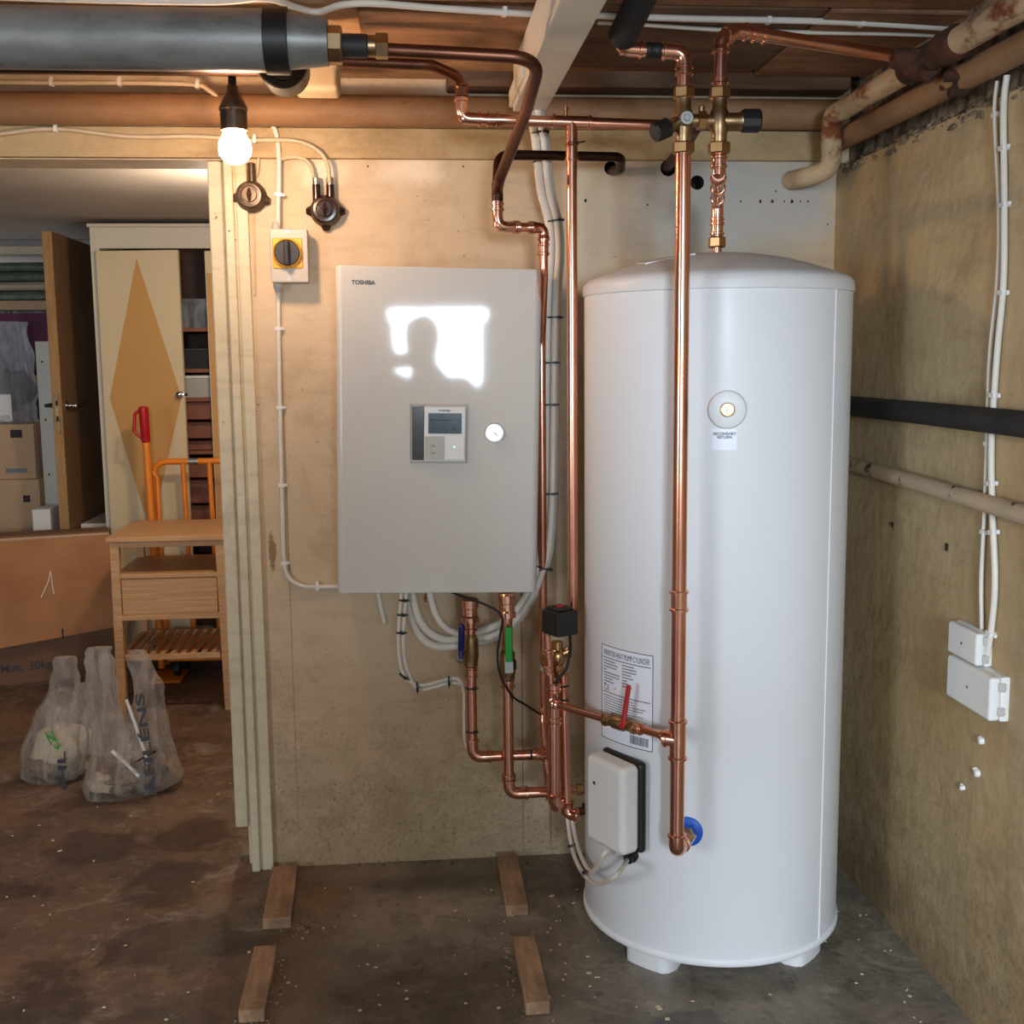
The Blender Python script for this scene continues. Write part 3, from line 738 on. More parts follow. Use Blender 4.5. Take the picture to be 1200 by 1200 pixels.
add_text(tb_, 'TOSHIBA', .0125, lambda u, v: (a.x + u * (e_.x - a.x) / .0556, yf - .0006, a.z + v), bold=True)
tb_.build('maker_lettering', M['ink'], hp, local=True, smooth=0)
gp_ = CL(579, 507)
gg = MB().lathe((gp_.x, yf + .001, gp_.z), (0, -1, 0), [(0, .0215), (.007, .0215), (.010, .020), (.010, .0178), (.006, .0172)], 40, caps=False).build('pressure_gauge', M['steel'], hp, local=True)
MB().lathe((gp_.x, yf, gp_.z), (0, -1, 0), [(0, .0175), (.006, .0175)], 32).build('gauge_dial', M['chrome'], gg, local=True)
MB().obox((gp_.x + .003, yf - .0068, gp_.z - .003), V((.7, 0, -.7)), V((0, 1, 0)), V((.7, 0, .7)), .0065, .0005, .0011).build('gauge_needle', M['ink'], gg, local=True, smooth=0)

# ------------------------------------------------------------------ copper pipework in front of the cylinder
FYp = 2.07
v1 = P(801, 143, FYp); v2 = P(843, 140, FYp); v1.z = v2.z = (v1.z + v2.z) / 2
fp = thing('copper_riser', 'thick bright copper pipe straight down the front of the white cylinder to its blue collar', 'pipe', (v1.x, FYp, .35))
r28 = .0138
pb_ = P(796, 992, FYp); pb_.x = v1.x
cc = TC(thb, zb_ - .002, .012)
pb_.z = cc.z - .006
pipe(fp, [(v1.x, FYp, v1.z - .05), (v1.x, FYp, pb_.z + .02)], r28)
elbow(fp, (v1.x, FYp, v1.z), (v1.x, FYp, pb_.z), tuple(cc), r28, r28 * 1.35, L=.018)
dd = (cc - V((v1.x, FYp, pb_.z))).normalized()
hexnut(fp, cc + dd * .002, dd, .026, r28 * 1.5, M['chrome'], 'union_nut')
zt_ = P(791, 867, FYp).z
for y_ in (704,): sleeve(fp, (v1.x, FYp, P(791, y_, FYp).z), (0, 0, 1), .044, r28)
lowtee = V((v1.x, FYp, zt_))
tee(fp, lowtee, (0, 0, 1), V((-1, .55, 0)), r28, .082, .028)

# thermostatic mixing valve block
mv = thing('mixing_valve_block', 'brass mixing valve block with two black hand knobs under the ceiling boards', 'valve', tuple(v1))
for v_, s_ in ((v1, -1), (v2, 1)):
    MB().lathe(v_ - V((0, 0, .043)), (0, 0, 1), [(0, .0135), (.02, .0135), (.026, .016), (.058, .016), (.064, .013), (.086, .013)], 20).build('valve_body', M['brass_dull'], mv)
    hexnut(mv, v_ + V((0, 0, .047)), (0, 0, 1), .020, .019, M['brass']); hexnut(mv, v_ - V((0, 0, .047)), (0, 0, 1), .020, .0205, M['brass'])
MB().tube([v1, v2], .0115, 16).build('bridge_pipe', M['brass_dull'], mv)
mid = (v1 + v2) / 2
hexnut(mv, mid, (1, 0, 0), .016, .017, M['brass'])
MB().lathe(mid, (0, 0, 1), [(0, .006), (.024, .006), (.026, .004)], 12).build('bleed_screw', M['brass'], mv)
MB().lathe(v1 - V((0, .010, 0)), (0, -1, 0), [(0, .013), (.012, .013), (.016, .011), (.016, .006), (.018, .005)], 22).build('check_cap', M['steel'], mv)
kd = V((1, -.05, 0)).normalized()
MB().lathe(v2, kd, [(0, .014), (.034, .014), (.036, .0155), (.042, .0155)], 20).build('valve_bonnet', M['brass_dull'], mv)
MB().lathe(v2 + kd * .04, kd, [(0, .019), (.002, .0205), (.030, .0205), (.033, .018)], 10).build('hand_knob', M['black'], mv, smooth=20)
kd = V((-1, -.35, -.45)).normalized()
MB().lathe(v1, kd, [(0, .012), (.030, .012), (.032, .014), (.036, .014)], 20).build('valve_bonnet', M['brass_dull'], mv)
MB().lathe(v1 + kd * .034, kd, [(0, .015), (.002, .0175), (.028, .0175), (.031, .015)], 10).build('hand_knob', M['black'], mv, smooth=20)

# pipe above the left valve, turning left to the dark riser
ul = thing('copper_elbow_pipe', 'short bright copper pipe rising from the left mixing valve and turning left', 'pipe', tuple(v1 + V((0, 0, .05))))
r22 = .0112
e1 = V((v1.x, FYp, P(801, 61, FYp).z)); e2 = P(738, 54, FYp); e2.z = e1.z + .004
e2.x = P(726, 54, FYp).x
e3 = e2 + V((-.004, -.02, .03)).normalized() * .10
pipe(ul, [v1 + V((0, 0, .045)), e1], r22 * 1.1); pipe(ul, [e1, e2], r22)
elbow(ul, v1, e1, e2, r22 * 1.1, .020); sleeve(ul, (e1 + e2) / 2 + V((.002, 0, 0)), (1, 0, 0), .026, r22 * 1.12, M['rubber'], a=1.05, b=1.1)
e3 = e2 + V((.01, -.045, .055)); elbow(ul, e1, e2, e3, r22, .018)
sleeve(ul, v1 + V((0, 0, .085)), (0, 0, 1), .02, r22 * 1.1)
di = thing('insulated_riser', 'thick dark foam-covered pipe coming down from the ceiling above the left mixing valve', 'pipe', tuple(e3))
MB().tube([e2 + V((.002, -.016, .016)), e2 + V((.035, -.30, .11))], .025, 22).build('foam_sleeve', M['black_foam'], di)
MB().tube([e2 + V((-.0, -.008, .010)), e2 + V((.0035, -.028, .021))], .0112, 16).build('pipe_length', M['copper_old'], di)
# pipe above the right valve, bending right along the ceiling
ur = thing('copper_ceiling_run', 'copper pipe from the right mixing valve running right under the ceiling to a rusty joint', 'pipe', tuple(v2 + V((0, 0, .05))))
f1 = V((v2.x, FYp, P(843, 46, FYp).z)); f2 = f1 + V((.028, .01, .018)); fe_ = P(1118, 76, 2.16)
f2 = P(862, 36, FYp + .01)
pipe(ur, [v2 + V((0, 0, .045)), f1, f2, fe_], r22 * 1.06, .03)
elbow(ur, v2, f1, f2 + (f2 - f1) * .5, r22 * 1.06, .02, L=.014)
elbow(ur, f1, f2, fe_, r22 * 1.06, .02, L=.018)
sleeve(ur, v2 + V((0, 0, .068)), (0, 0, 1), .014, r22 * 1.06); sleeve(ur, f2 + (fe_ - f2).normalized() * .045, fe_ - f2, .03, r22 * 1.06)

# zigzag pipe from the right valve down to the lid
zg = thing('zigzag_tank_connection', 'short copper pipe with stacked elbows dropping from the right mixing valve to the cylinder lid', 'pipe', (TA.x, TA.y, 1.47))
top_ = V((TA.x, TA.y, 1.475))
g1 = V((v2.x, FYp, P(838, 205, FYp).z)); g2_ = V((top_.x, top_.y, P(838, 236, TA.y).z + .0)); g2_.x = top_.x
pipe(zg, [v2 - V((0, 0, .05)), g1], r22); pipe(zg, [g1, g2_], r22); pipe(zg, [g2_, top_ - V((0, 0, .01))], r22 * .9)
elbow(zg, v2, g1, g2_, r22, .02); elbow(zg, g1, g2_, top_, r22, .02)
for y_ in (190,): sleeve(zg, (v2.x, FYp, P(838, y_, FYp).z), (0, 0, 1), .026, r22)
gm = (g1 + g2_) / 2; sleeve(zg, gm, g2_ - g1, .03, r22)
sleeve(zg, (top_.x, top_.y, P(838, 268, TA.y).z), (0, 0, 1), .03, r22)
hexnut(zg, (top_.x, top_.y, P(838, 284, TA.y).z), (0, 0, 1), .022, .0185, M['brass'], 'union_nut')
MB().lathe(top_ - V((0, 0, .012)), (0, 0, 1), [(0, .010), (.03, .010)], 14).build('threaded_nipple', M['chrome'], zg)

# cross link with red-handled ball valve
cl0 = P(646, 824, 2.40); dirc = (lowtee - cl0)
cl = thing('cross_link_pipe', 'thin copper pipe sloping across the front with a brass ball valve and red lever', 'pipe', tuple((cl0 + lowtee) / 2))
def along(t): return cl0 + dirc * t
pipe(cl, [cl0, lowtee - dirc.normalized() * .016], .0082)
dn = dirc.normalized()
tt_ = lambda px: (px - 646) / (791 - 646)
va = along(.50); 
def tpx(px):   # parameter along the link whose picture column is px
    lo, hi = 0, 1
    for _ in range(30):
        m_ = (lo + hi) / 2; q = CM.transposed() @ (along(m_) - CAM)
        if 600 + F * q.x / -q.z < px: lo = m_
        else: hi = m_
    return lo
for px in (652, 779): sleeve(cl, along(tpx(px)), dn, .022, .0082)
pv = along(tpx(727))
bv = MB().lathe(pv - dn * .040, dn, [(0, .012), (.010, .012), (.011, .0095), (.020, .0095), (.024, .0145), (.052, .0145), (.058, .0095), (.066, .0095), (.067, .012), (.080, .012)], 20).build('valve_body', M['brass_dull'], cl)
hexnut(cl, pv - dn * .042, dn, .014, .0145, M['brass']); hexnut(cl, pv + dn * .042, dn, .014, .0145, M['brass'])
sleeve(cl, pv + dn * .057, dn, .016, .0095)
hp0 = P(738, 846, pv.y - .018)
lv = MB().tube([pv, pv + V((0, -.020, .006))], .0055, 12)
lv.build('lever_spindle', M['steel'], cl)
lb = pv + V((0.002, -.020, .004)); lt = P(737, 803, pv.y - .022)
MB().tube([lb + V((0, 0, -.006)), lb, lb + (lt - lb) * .12, lb + (lt - lb) * .9, lt], [.008, .009, .0055, .0050, .0042], 8).build('lever_handle', M['red'], cl)

# ------------------------------------------------------------------ copper riser with the motor valve, beside the cylinder
R22 = .0112
hy = 2.44
h0 = P(541, 139, hy); h1 = P(778, 147, hy); 
hr = thing('copper_header_pipe', 'horizontal copper pipe under the ceiling running right to the left knob of the mixing valve', 'pipe', tuple((h0 + h1) / 2))
pipe(hr, [h0, h1, h1 + V((.01, 0, 0))], R22)
upj = P(539, 92, hy); 
i0 = P(400, 70, 2.33)
elbow(hr, upj + V((0, 0, .05)), h0, h1, R22, .020)
sleeve(hr, (h0 * .82 + h1 * .18) - V((.012, 0, 0)), (1, 0, 0), .030, R22)
tj = P(663, 143, hy); tj.y = hy
tj = h0 + (h1 - h0) * ((tj.x - h0.x) / (h1.x - h0.x))
tee(hr, tj + V((.012, 0, 0)), h1 - h0, (0, 0, -1), R22, .086, .05)
MB().lathe(tj, (0, 0, 1), [(0, .004), (.022, .004), (.023, .006), (.028, .006), (.028, .003), (.034, .003)], 10).build('air_vent', M['brass'], hr)
pipe(hr, [h0 - V((0, 0, 0)), V((h0.x, hy, upj.z)), P(505, 76, 2.36), P(395, 72, 2.335)], R22, .032, M['copper_old'], 'old_pipe_length')
sleeve(hr, V((h0.x, hy, P(539, 106, hy).z)), (0, 0, 1), .030, R22, M['copper_old'])
rs = thing('copper_drop_pipe', 'straight thin copper pipe dropping from the ceiling header to the black motor valve', 'pipe', (tj.x + .012, hy, .98))
tjx = tj.x + .012
zmv = P(655, 727, hy).z
pipe(rs, [(tjx, hy, tj.z - .03), (tjx, hy, zmv)], R22)
sleeve(rs, (tjx, hy, P(663, 178, hy).z), (0, 0, 1), .040, R22)
MB().tube([V((tjx, hy, P(663, 168, hy).z)), V((tjx, hy, P(663, 168, hy).z)) + V((.028, -.006, .003))], .0018, 6).build('cable_tie_tail', M['black'], rs)

# wiring motor valve
mvx = P(655, 727, 2.40)
act = thing('motor_valve', 'black motor valve on a brass three-way body between the heating cabinet and the cylinder', 'valve', (mvx.x, hy, .85))
mwa = Matrix.Translation(V((mvx.x, 2.385, mvx.z))) @ Matrix.Rotation(radians(28), 4, 'Z')
part_mw(MB().rbox(-.028, .028, -.030, .030, -.026, .028, .005, 2), mwa, 'actuator_housing', M['black'], act)
part_mw(MB().rbox(-.020, .020, -.024, .024, .028, .033, .002, 1), mwa, 'actuator_lid', M['dark'], act)
part_mw(MB().lathe((0, -.0, .032), (0, 0, 1), [(0, .008), (.004, .008)], 12), mwa, 'manual_dial', M['red'], act)
zb0 = P(655, 768, hy).z
MB().sphere((mvx.x, hy - .01, zb0), .020, (1, 1, 1.15), 3).lathe((mvx.x, hy - .01, zb0 - .036), (0, 0, 1), [(0, .013), (.07, .013)], 18).build('valve_body', M['brass'], act)
MB().lathe((mvx.x, hy - .01, zb0), (-1, -.5, -.1), [(0, .012), (.03, .012), (.031, .015), (.038, .015)], 16).build('valve_port', M['brass'], act)
MB().lathe((mvx.x, hy - .01, zb0), (1, -.3, .5), [(0, .010), (.024, .010), (.025, .013), (.032, .013)], 16).build('valve_port', M['brass'], act)
hexnut(act, (mvx.x, hy - .01, zb0 - .036), (0, 0, 1), .018, .019)
pipe(act, spline([mwa @ V((.012, -.02, -.024)), P(668, 762, 2.39), P(663, 785, 2.39), P(652, 798, 2.39), P(650, 820, 2.40)], 6), .0032, m=M['rubber'], name='signal_wire')

# lower copper manifold behind it
lm = thing('lower_copper_manifold', 'cluster of vertical copper pipes and elbows feeding the left side of the cylinder', 'pipe', P(655, 955, 2.44))
q0 = V((P(659, 790, hy).x, hy - .01, zb0 - .04)); q1 = P(664, 953, hy - .01)
pipe(lm, [q0, q1], .0125, m=M['copper'])
for y_ in (803, 819): tie(lm, P(659.5, y_, hy - .01), (0, 0, 1), .0128, tail=False)
pe = TC(radians(-78), q1.z + .008, .006); pe2 = V((pe.x - .005, q1.y, q1.z))
pe = P(692, 948, 2.44)
elbow(lm, q0, q1, q1 + V((.05, -.03, .0)), .0125, .018, L=.012)
pipe(lm, [q1, pe + V((.03, .0, 0))], .0095, m=M['copper_old']); hexnut(lm, P(686, 948, 2.44), (1, 0, 0), .014, .014, M['rust_dark'])
# front one: from the cross link down, elbow right into the first
m0 = P(641, 745, 2.40); m1 = P(648, 940, 2.40)
MB().lathe(m0 - V((0, 0, .01)), (0, 0, 1), [(0, .0068), (.022, .0068), (.023, .0098), (.029, .0098), (.029, .007), (.030, .010), (.037, .010)], 12).build('drain_nipple', M['brass'], lm)
pipe(lm, [m0, P(648, 826, 2.40)], .0078)
for y_ in (765, 785): sleeve(lm, P(642.5, y_, 2.40), (0, 0, 1), .020, .0078)
mt = P(649, 822, 2.40); mt2 = V((mt.x, 2.40, P(650, 850, 2.40).z))
pipe(lm, [mt2 + V((0, 0, .06)), V((mt.x, 2.405, m1.z))], .0125)
for y_ in (806, 845): sleeve(lm, V((mt.x, 2.402, P(650, y_, 2.40).z)), (0, 0, 1), .022, .0125)
elbow(lm, mt, V((mt.x, 2.405, m1.z)), q1 + V((.0, -.0, -.004)), .0125, .022, L=.012)
cl_e = cl0
elbow(lm, V((cl0.x - .0, cl0.y, cl0.z + .06)), cl0, along(.4), .0082, .014, L=.012)
# connector with hex nut to the tank
pn = P(668, 926, 2.47); pn2 = P(700, 924, 2.47)
pipe(lm, [pn, pn2], .007, m=M['copper']); hexnut(lm, P(679, 925, 2.47), (1, 0, 0), .018, .0135); hexnut(lm, P(671, 925, 2.47), (1, 0, 0), .006, .010)
# rear thin drop along the wall, partly behind the cabinet
wp = thing('side_drop_pipe', 'thin copper pipe dropping along the right edge of the heating cabinet', 'pipe', P(636, 890, 2.60))
d0 = P(583, 238, 2.50); d1 = P(586, 262, 2.50); d2 = P(637, 267, 2.52); d3 = P(637, 300, 2.52)
zk = d2.z
d1 = V((d0.x, 2.50, zk)); d2 = V((d2.x, 2.52, zk))
pk = V((d2.x + .001, 2.645, P(634, 330, 2.62).z))
pipe(wp, [d0, d1], .0105); elbow(wp, d0, d1, d2, .0105, .020, L=.02)
pipe(wp, [d1, d2], .0100)
for t_ in (.42, .72): sleeve(wp, d1 + (d2 - d1) * t_, (1, 0, 0), .016, .0105)
elbow(wp, d1, d2, V((d2.x, 2.525, zk - .1)), .0105, .016, L=.014)
w3 = V((d2.x, 2.525, P(637, 318, 2.52).z)); w4 = V((P(634.5, 420, 2.64).x, 2.64, P(634, 400, 2.64).z)); w5 = V((w4.x, 2.64, P(632, 830, 2.64).z)); w6 = V((P(645, 895, 2.60).x, 2.62, P(645, 940, 2.60).z))
pipe(wp, [V((d2.x, 2.525, zk)), w3, w4, w5, V((w4.x - .002, 2.63, w5.z - .03)), w6], .0100, .03)
sleeve(wp, V((d2.x, 2.525, P(637, 292, 2.52).z)), (0, 0, 1), .03, .0102)
for y_ in (843, 858): sleeve(wp, V((w4.x, 2.64, P(632, y_ - 5, 2.64).z)), (0, 0, 1), .016, .0100)
MB().rbox(w4.x - .011, w4.x + .010, 2.622, 2.66, P(632, 786, 2.63).z, P(632, 776, 2.63).z, .002, 1).build('pipe_clip', M['white_pl'], wp)
tie(wp, V((w4.x, 2.64, P(633, 838, 2.64).z)), (0, 0, 1), .0102)

# two pipes under the cabinet
def under(xpx, ytop, ybot, xend, yend, name, label, Y, hs, hcol, rr=.0125):
    r_ = thing(name, label, 'pipe', P(xpx, ybot, Y))
    a = P(xpx, ytop, Y); b = P(xpx, ybot, Y); b.x = a.x + .0; c = P(xend, yend, Y); c.z = b.z
    pipe(r_, [a, b, c], rr, .03)
    elbow(r_, a, b, c, rr, .024, L=.022)
    MB().lathe(a + V((0, 0, .022)), (0, 0, -1), [(0, .017), (.004, .020), (.022, .020), (.024, .0175), (.040, .0175), (.044, .0205), (.056, .0205), (.058, .014)], 16).build('union_nut', M['copper_fit'], r_, smooth=20)
    return r_, a, b, c
pA, a, b, c = under(551, 712, 887, 640, 890, 'return_pipe', 'left copper pipe under the heating cabinet with a blue-gripped ball valve', 2.61, 0, 0)
zz = P(548, 763, 2.61).z
MB().lathe((a.x, 2.61, zz + .04), (0, 0, -1), [(0, .0125), (.008, .0165), (.014, .0175), (.03, .0185), (.055, .0185), (.062, .0165), (.074, .0165), (.078, .0125)], 18).build('valve_body', M['brass_dull'], pA)
sleeve(pA, (a.x, 2.61, zz + .060), (0, 0, 1), .026, .0125); sleeve(pA, (a.x, 2.61, zz - .052), (0, 0, 1), .026, .0125)
sp_ = V((a.x - .006, 2.61, zz)); so = P(540, 772, 2.575)
MB().tube([sp_, so], .008, 12).build('valve_spindle', M['brass'], pA)
MB().sphere(so, .0105, (1, .6, 1), 2).build('lever_nut', M['steel'], pA)
lt = P(541, 732, 2.57)
MB().tube([so + V((0, -.004, 0)), so + (lt - so) * .25, so + (lt - so) * .3, lt - V((0, 0, .004)), lt], [.006, .006, .0078, .0078, .004], 8).build('lever_handle', M['blue_dk'], pA)
for y_ in (806, 857): tie(pA, (a.x, 2.61, P(548, y_, 2.61).z), (0, 0, 1), .0128)
for x_ in (571, 622): tie(pA, (P(x_, 888, 2.61).x, 2.61, b.z), (1, 0, 0), .0128, tail=False)
sleeve(pA, (P(632, 888, 2.61).x, 2.61, b.z), (1, 0, 0), .022, .0125)
pB, a, b, c = under(594, 706, 930, 650, 934, 'supply_pipe', 'right copper pipe under the heating cabinet with a green-gripped ball valve', 2.56, 0, 0)
zz = P(595, 778, 2.56).z
MB().lathe((a.x, 2.56, zz + .03), (0, 0, -1), [(0, .0125), (.006, .0175), (.05, .0185), (.056, .0165), (.064, .0165), (.067, .0125)], 18).build('valve_body', M['brass_dull'], pB)
sleeve(pB, (a.x, 2.56, zz - .046), (0, 0, 1), .024, .0125)
MB().obox((a.x + .001, 2.535, zz - .001), (1, 0, 0), (0, 1, 0), (0, 0, 1), .0095, .003, .013).build('lever_plate', M['steel'], pB)
MB().lathe((a.x + .001, 2.532, zz - .006), (0, -1, 0), [(0, .005), (.005, .005)], 6).build('lever_nut', M['steel'], pB, smooth=20)
lo = V((a.x + .001, 2.533, zz + .012)); lt = V((a.x + .002, 2.530, P(595, 735, 2.53).z))
MB().rbox(lo.x - .0085, lo.x + .0085, 2.526, 2.538, lo.z, lt.z, .004, 2).build('lever_handle', M['green'], pB)
MB().rbox(lo.x + .012, lo.x + .018, 2.540, 2.580, zz - .01, zz + .012, .002, 1).build('lever_stop', M['black'], pB)
for y_ in (722, 763, 793): tie(pB, (a.x, 2.56, P(594, y_, 2.56).z), (0, 0, 1), .0128)
sleeve(pB, (a.x, 2.56, P(592, 912, 2.56).z), (0, 0, 1), .022, .0125)
bw = thing('black_sensor_wire', 'thin black wire looping from under the heating cabinet to the copper manifold', 'cable', P(590, 800, 2.54))
pipe(bw, spline([P(518, 690, 2.60), P(545, 700, 2.57), P(572, 710, 2.54), P(588, 722, 2.53), P(586, 745, 2.53), P(583, 765, 2.53), P(586, 790, 2.53), P(600, 815, 2.54), P(616, 826, 2.58), P(633, 837, 2.62)], 8), .0026, m=M['rubber'], name='wire')

# old dark pipes: valve and gland at the left, loop down, holes in the wall
oy = 2.24
od = thing('old_bent_pipe', 'brown old copper pipe from the grey duct bending down and back up in a hairpin', 'pipe', P(600, 150, 2.4))
o0 = P(446, 58, 2.06); o1 = P(633, 68, 2.03); o2 = P(617, 130, 2.20); o3 = P(586, 208, 2.44); o4 = V((d0.x, 2.50, P(583, 245, 2.50).z))
pipe(od, [o0, o1, o2, o3, V((d0.x, 2.50, P(584, 222, 2.5).z)), o4], .0115, [0, .05, .2, .04, .03, 0], M['copper_old'])
pipe(od, [V((d0.x, 2.50, P(583, 236, 2.50).z)), V((d0.x, 2.50, P(583, 215, 2.50).z))], .0122, m=M['copper_dark'], name='dark_collar')
sleeve(od, V((d0.x, 2.50, P(583, 242, 2.50).z)), (0, 0, 1), .022, .0108)
ob2 = thing('old_curved_pipe', 'dark brown copper pipe curving from the hairpin into a hole high in the wall', 'pipe', P(660, 180, 2.55))
hh, _ = HOLES[0]
b0_ = V((d0.x, 2.51, P(583, 222, 2.51).z)); b1_ = P(584, 181, 2.54); b2_ = P(728, 184, 2.62); b3_ = V((b2_.x, 2.68, b2_.z)) 
pipe(ob2, [b0_, b1_, b2_, P(727, 198, 2.68), V((hh.x, W + .06, hh.z))], .0105, [0, .035, .03, .02, 0], M['copper_dark'])
hh2, _ = HOLES[1]
ob3 = thing('old_curved_pipe', 'dark brown copper pipe slanting from behind the mixing valve into a hole in the wall', 'pipe', P(800, 175, 2.6))
pipe(ob3, [P(815, 150, 2.36), P(806, 166, 2.50), V((hh2.x, W + .05, hh2.z))], .0125, .03, M['copper_dark'])

# grey duct and its fittings
gd = thing('lagged_grey_pipe', 'thick silver-grey lagged pipe with a black end band running across under the ceiling', 'pipe', P(200, 46, 2.06))
DY = 2.06; ga = P(312, 48, DY); gz = ga.z; gx0 = LX + .02
MB().lathe((gx0, DY, gz), (1, 0, 0), [(0, .0502), (ga.x - gx0, .0502)], 32).build('lagging', M['duct'], gd)
xb1 = P(340, 48, DY).x; xb2 = P(386, 48, DY).x
MB().lathe((ga.x - .002, DY, gz), (1, 0, 0), [(0, .0506), (.001, .054), (xb1 - ga.x, .054), (xb1 - ga.x + .001, .050)], 32).build('black_band', M['black'], gd)
MB().lathe((xb1 - .002, DY, gz), (1, 0, 0), [(0, .046), (xb2 - xb1, .0395)], 28).build('grey_sleeve', M['duct'], gd)
x_ = xb2
def step(px0, px1, r, m, nm, n=20): 
    a = P(px0, 52, DY).x; b = P(px1, 52, DY).x
    MB().lathe((a, DY, gz - .006), (1, 0, 0), [(0, r * .93), (.002, r), (b - a - .002, r), (b - a, r * .93)], n).build(nm, m, gd, smooth=25)
step(384, 401, .032, M['brass_dull'], 'union_nut', 8); step(400, 431, .0195, M['dark'], 'pipe_coupling'); step(430, 441, .018, M['brass_dull'], 'gland'); step(440, 455, .022, M['brass_dull'], 'gland_nut', 6)
g2d = thing('lagged_dark_pipe', 'dark lagged pipe half hidden behind the silver-grey one with a round black end cap', 'pipe', P(200, 84, 2.335))
gq = P(332, 70, 2.335); gc_ = P(333, 80, 2.335)
MB().lathe((gx0, 2.335, gq.z), (1, 0, 0), [(0, .030), (gq.x - gx0, .030)], 28).build('lagging', M['copper_dark'], g2d)
MB().lathe((gc_.x, 2.37, gc_.z), (0, -1, 0), [(0, .046), (.002, .047), (.075, .047), (.078, .044), (.078, .034), (.068, .030), (.068, .001)], 32).build('black_end_cap', M['black_deep'], g2d)

# ------------------------------------------------------------------ right corner pipes
rp = thing('rusty_upper_pipe', 'cream pipe with peeling rust running along the right wall and dipping into the far corner', 'pipe', (.98, 2.4, 1.72))
ax_, az_ = .955, H + .534
c0 = P(943, 208, 2.70); c1 = P(974, 199, 2.66); c2_ = P(1006, 140, 2.62)
pipe(rp, [V((c0.x - .004, W - .004, c0.z + .006)), c0, c1, V((ax_, 2.60, az_ - .004)), V((ax_, 2.12, az_))], .0225, [0, .03, .05, .05, 0], M['rusty'], n=22)
pipe(rp, [V((ax_, 2.0, az_)), V((ax_ , FY, az_))], .0235, m=M['rusty'], n=22)
jt = MB().lathe((ax_, 2.20, az_), (0, -1, 0), [(0, .024), (.005, .029), (.05, .029), (.06, .026), (.14, .026), (.15, .030), (.20, .030), (.21, .024)], 22)
jt.sphere((ax_ - .005, 2.12, az_ - .008), .031, (1, 1.3, .9), 3, .5, 2); jt.lathe((ax_, 2.13, az_), (-1, .0, .05), [(0, .02), (.05, .02), (.06, .017)], 12)
jt.build('rusty_coupling', M['rust_dark'], rp)
MB().sphere((ax_ + .052, 2.10, az_ - .034), .029, (.8, 1.9, 1), 4, .9, 5).build('tar_blob', M['rust_dark'], rp, smooth=80)
rp2 = thing('cream_corner_pipe', 'second cream painted pipe along the top of the right wall below the rusty one', 'pipe', (1.01, 1.9, 1.7))
pipe(rp2, [V((1.012, W - .03, H + .497)), V((1.012, FY, H + .497))], .0255, m=M['beam_paint'], n=22)
st3 = MB().lathe((.93, 2.735, P(985, 160, 2.72).z), (0, 0, -1), [(0, .028), (.05, .028), (.06, .024)], 14); 

bp = thing('black_lagged_pipe', 'black foam-covered pipe running level along the right wall behind the cylinder', 'pipe', (1.012, 2, 1.14))
pz = H - .117
pipe(bp, [V((1.014, W, pz)), V((1.014, 2.2, pz + .001)), V((1.012, 1.2, pz - .001)), V((1.012, FY, pz))], .0225, m=M['black_foam'], name='foam_sleeve', n=22)
wp2 = thing('chipped_white_pipe', 'old cream pipe with chipped paint sloping slightly along the right wall', 'pipe', (1.02, 2, .98))
q1_ = PX(1003, 545, 1.018); q2_ = PX(1200, 603, 1.018); dq = (q2_ - q1_)
pipe(wp2, [q1_ - dq * .12, q1_, q2_, q2_ + dq * 1.5], .0165, m=M['old_pipe'], n=20)

# cables down the right wall
def wall_cable(name, label, pts, r, X=None, clips=(), m=None, Y=None, mode='X', group=None):
    if mode == 'X': pp = [PX(x, y, X) for x, y in pts]
    else: pp = [P(x, y, Y) for x, y in pts]
    t_ = thing(name, label, 'cable', pp[len(pp) // 2], group)
    sp = spline(pp, 7); MB().tube(sp, r, 10).build('cable_sheath', m or M['cable'], t_)
    for x, y in clips:
        c = PX(x, y, X) if mode == 'X' else P(x, y, Y)
        i = min(range(len(sp)), key=lambda k: (sp[k] - c).length); c = sp[i]; dd = (sp[min(i + 1, len(sp) - 1)] - sp[max(i - 1, 0)]).normalized()
        ax = V((1, 0, 0)) if mode == 'X' else V((0, 1, 0)); s = dd.cross(ax).normalized()
        mb = MB().obox(c + ax * .001, s, ax, dd, r + .0022, r + .0016, .004); mb.obox(c + s * (r + .004) + ax * (r * .4), s, ax, dd, .004, .003, .003)
        mb.build('cable_clip', M['white_pl'], t_, smooth=0)
    return t_
wall_cable('vertical_cable', 'thicker white cable clipped down the right wall to the lower junction box', [(1180, 88), (1176, 130), (1177, 240), (1176, 330), (1168, 420), (1162, 520), (1163, 600), (1166, 680), (1162, 735), (1154, 784)], .0058, RX - .007, ((1177, 180), (1178, 244), (1176, 345), (1166, 465), (1163, 570), (1163, 625), (1161, 742)))
wall_cable('vertical_cable', 'thinner white cable beside it on the right wall ending at the upper junction box', [(1169, 95), (1166, 135), (1171, 250), (1169, 330), (1160, 420), (1157, 520), (1154, 600), (1150, 680), (1151, 742)], .0042, RX - .0055, ((1168, 135), (1158, 520), (1153, 621)))
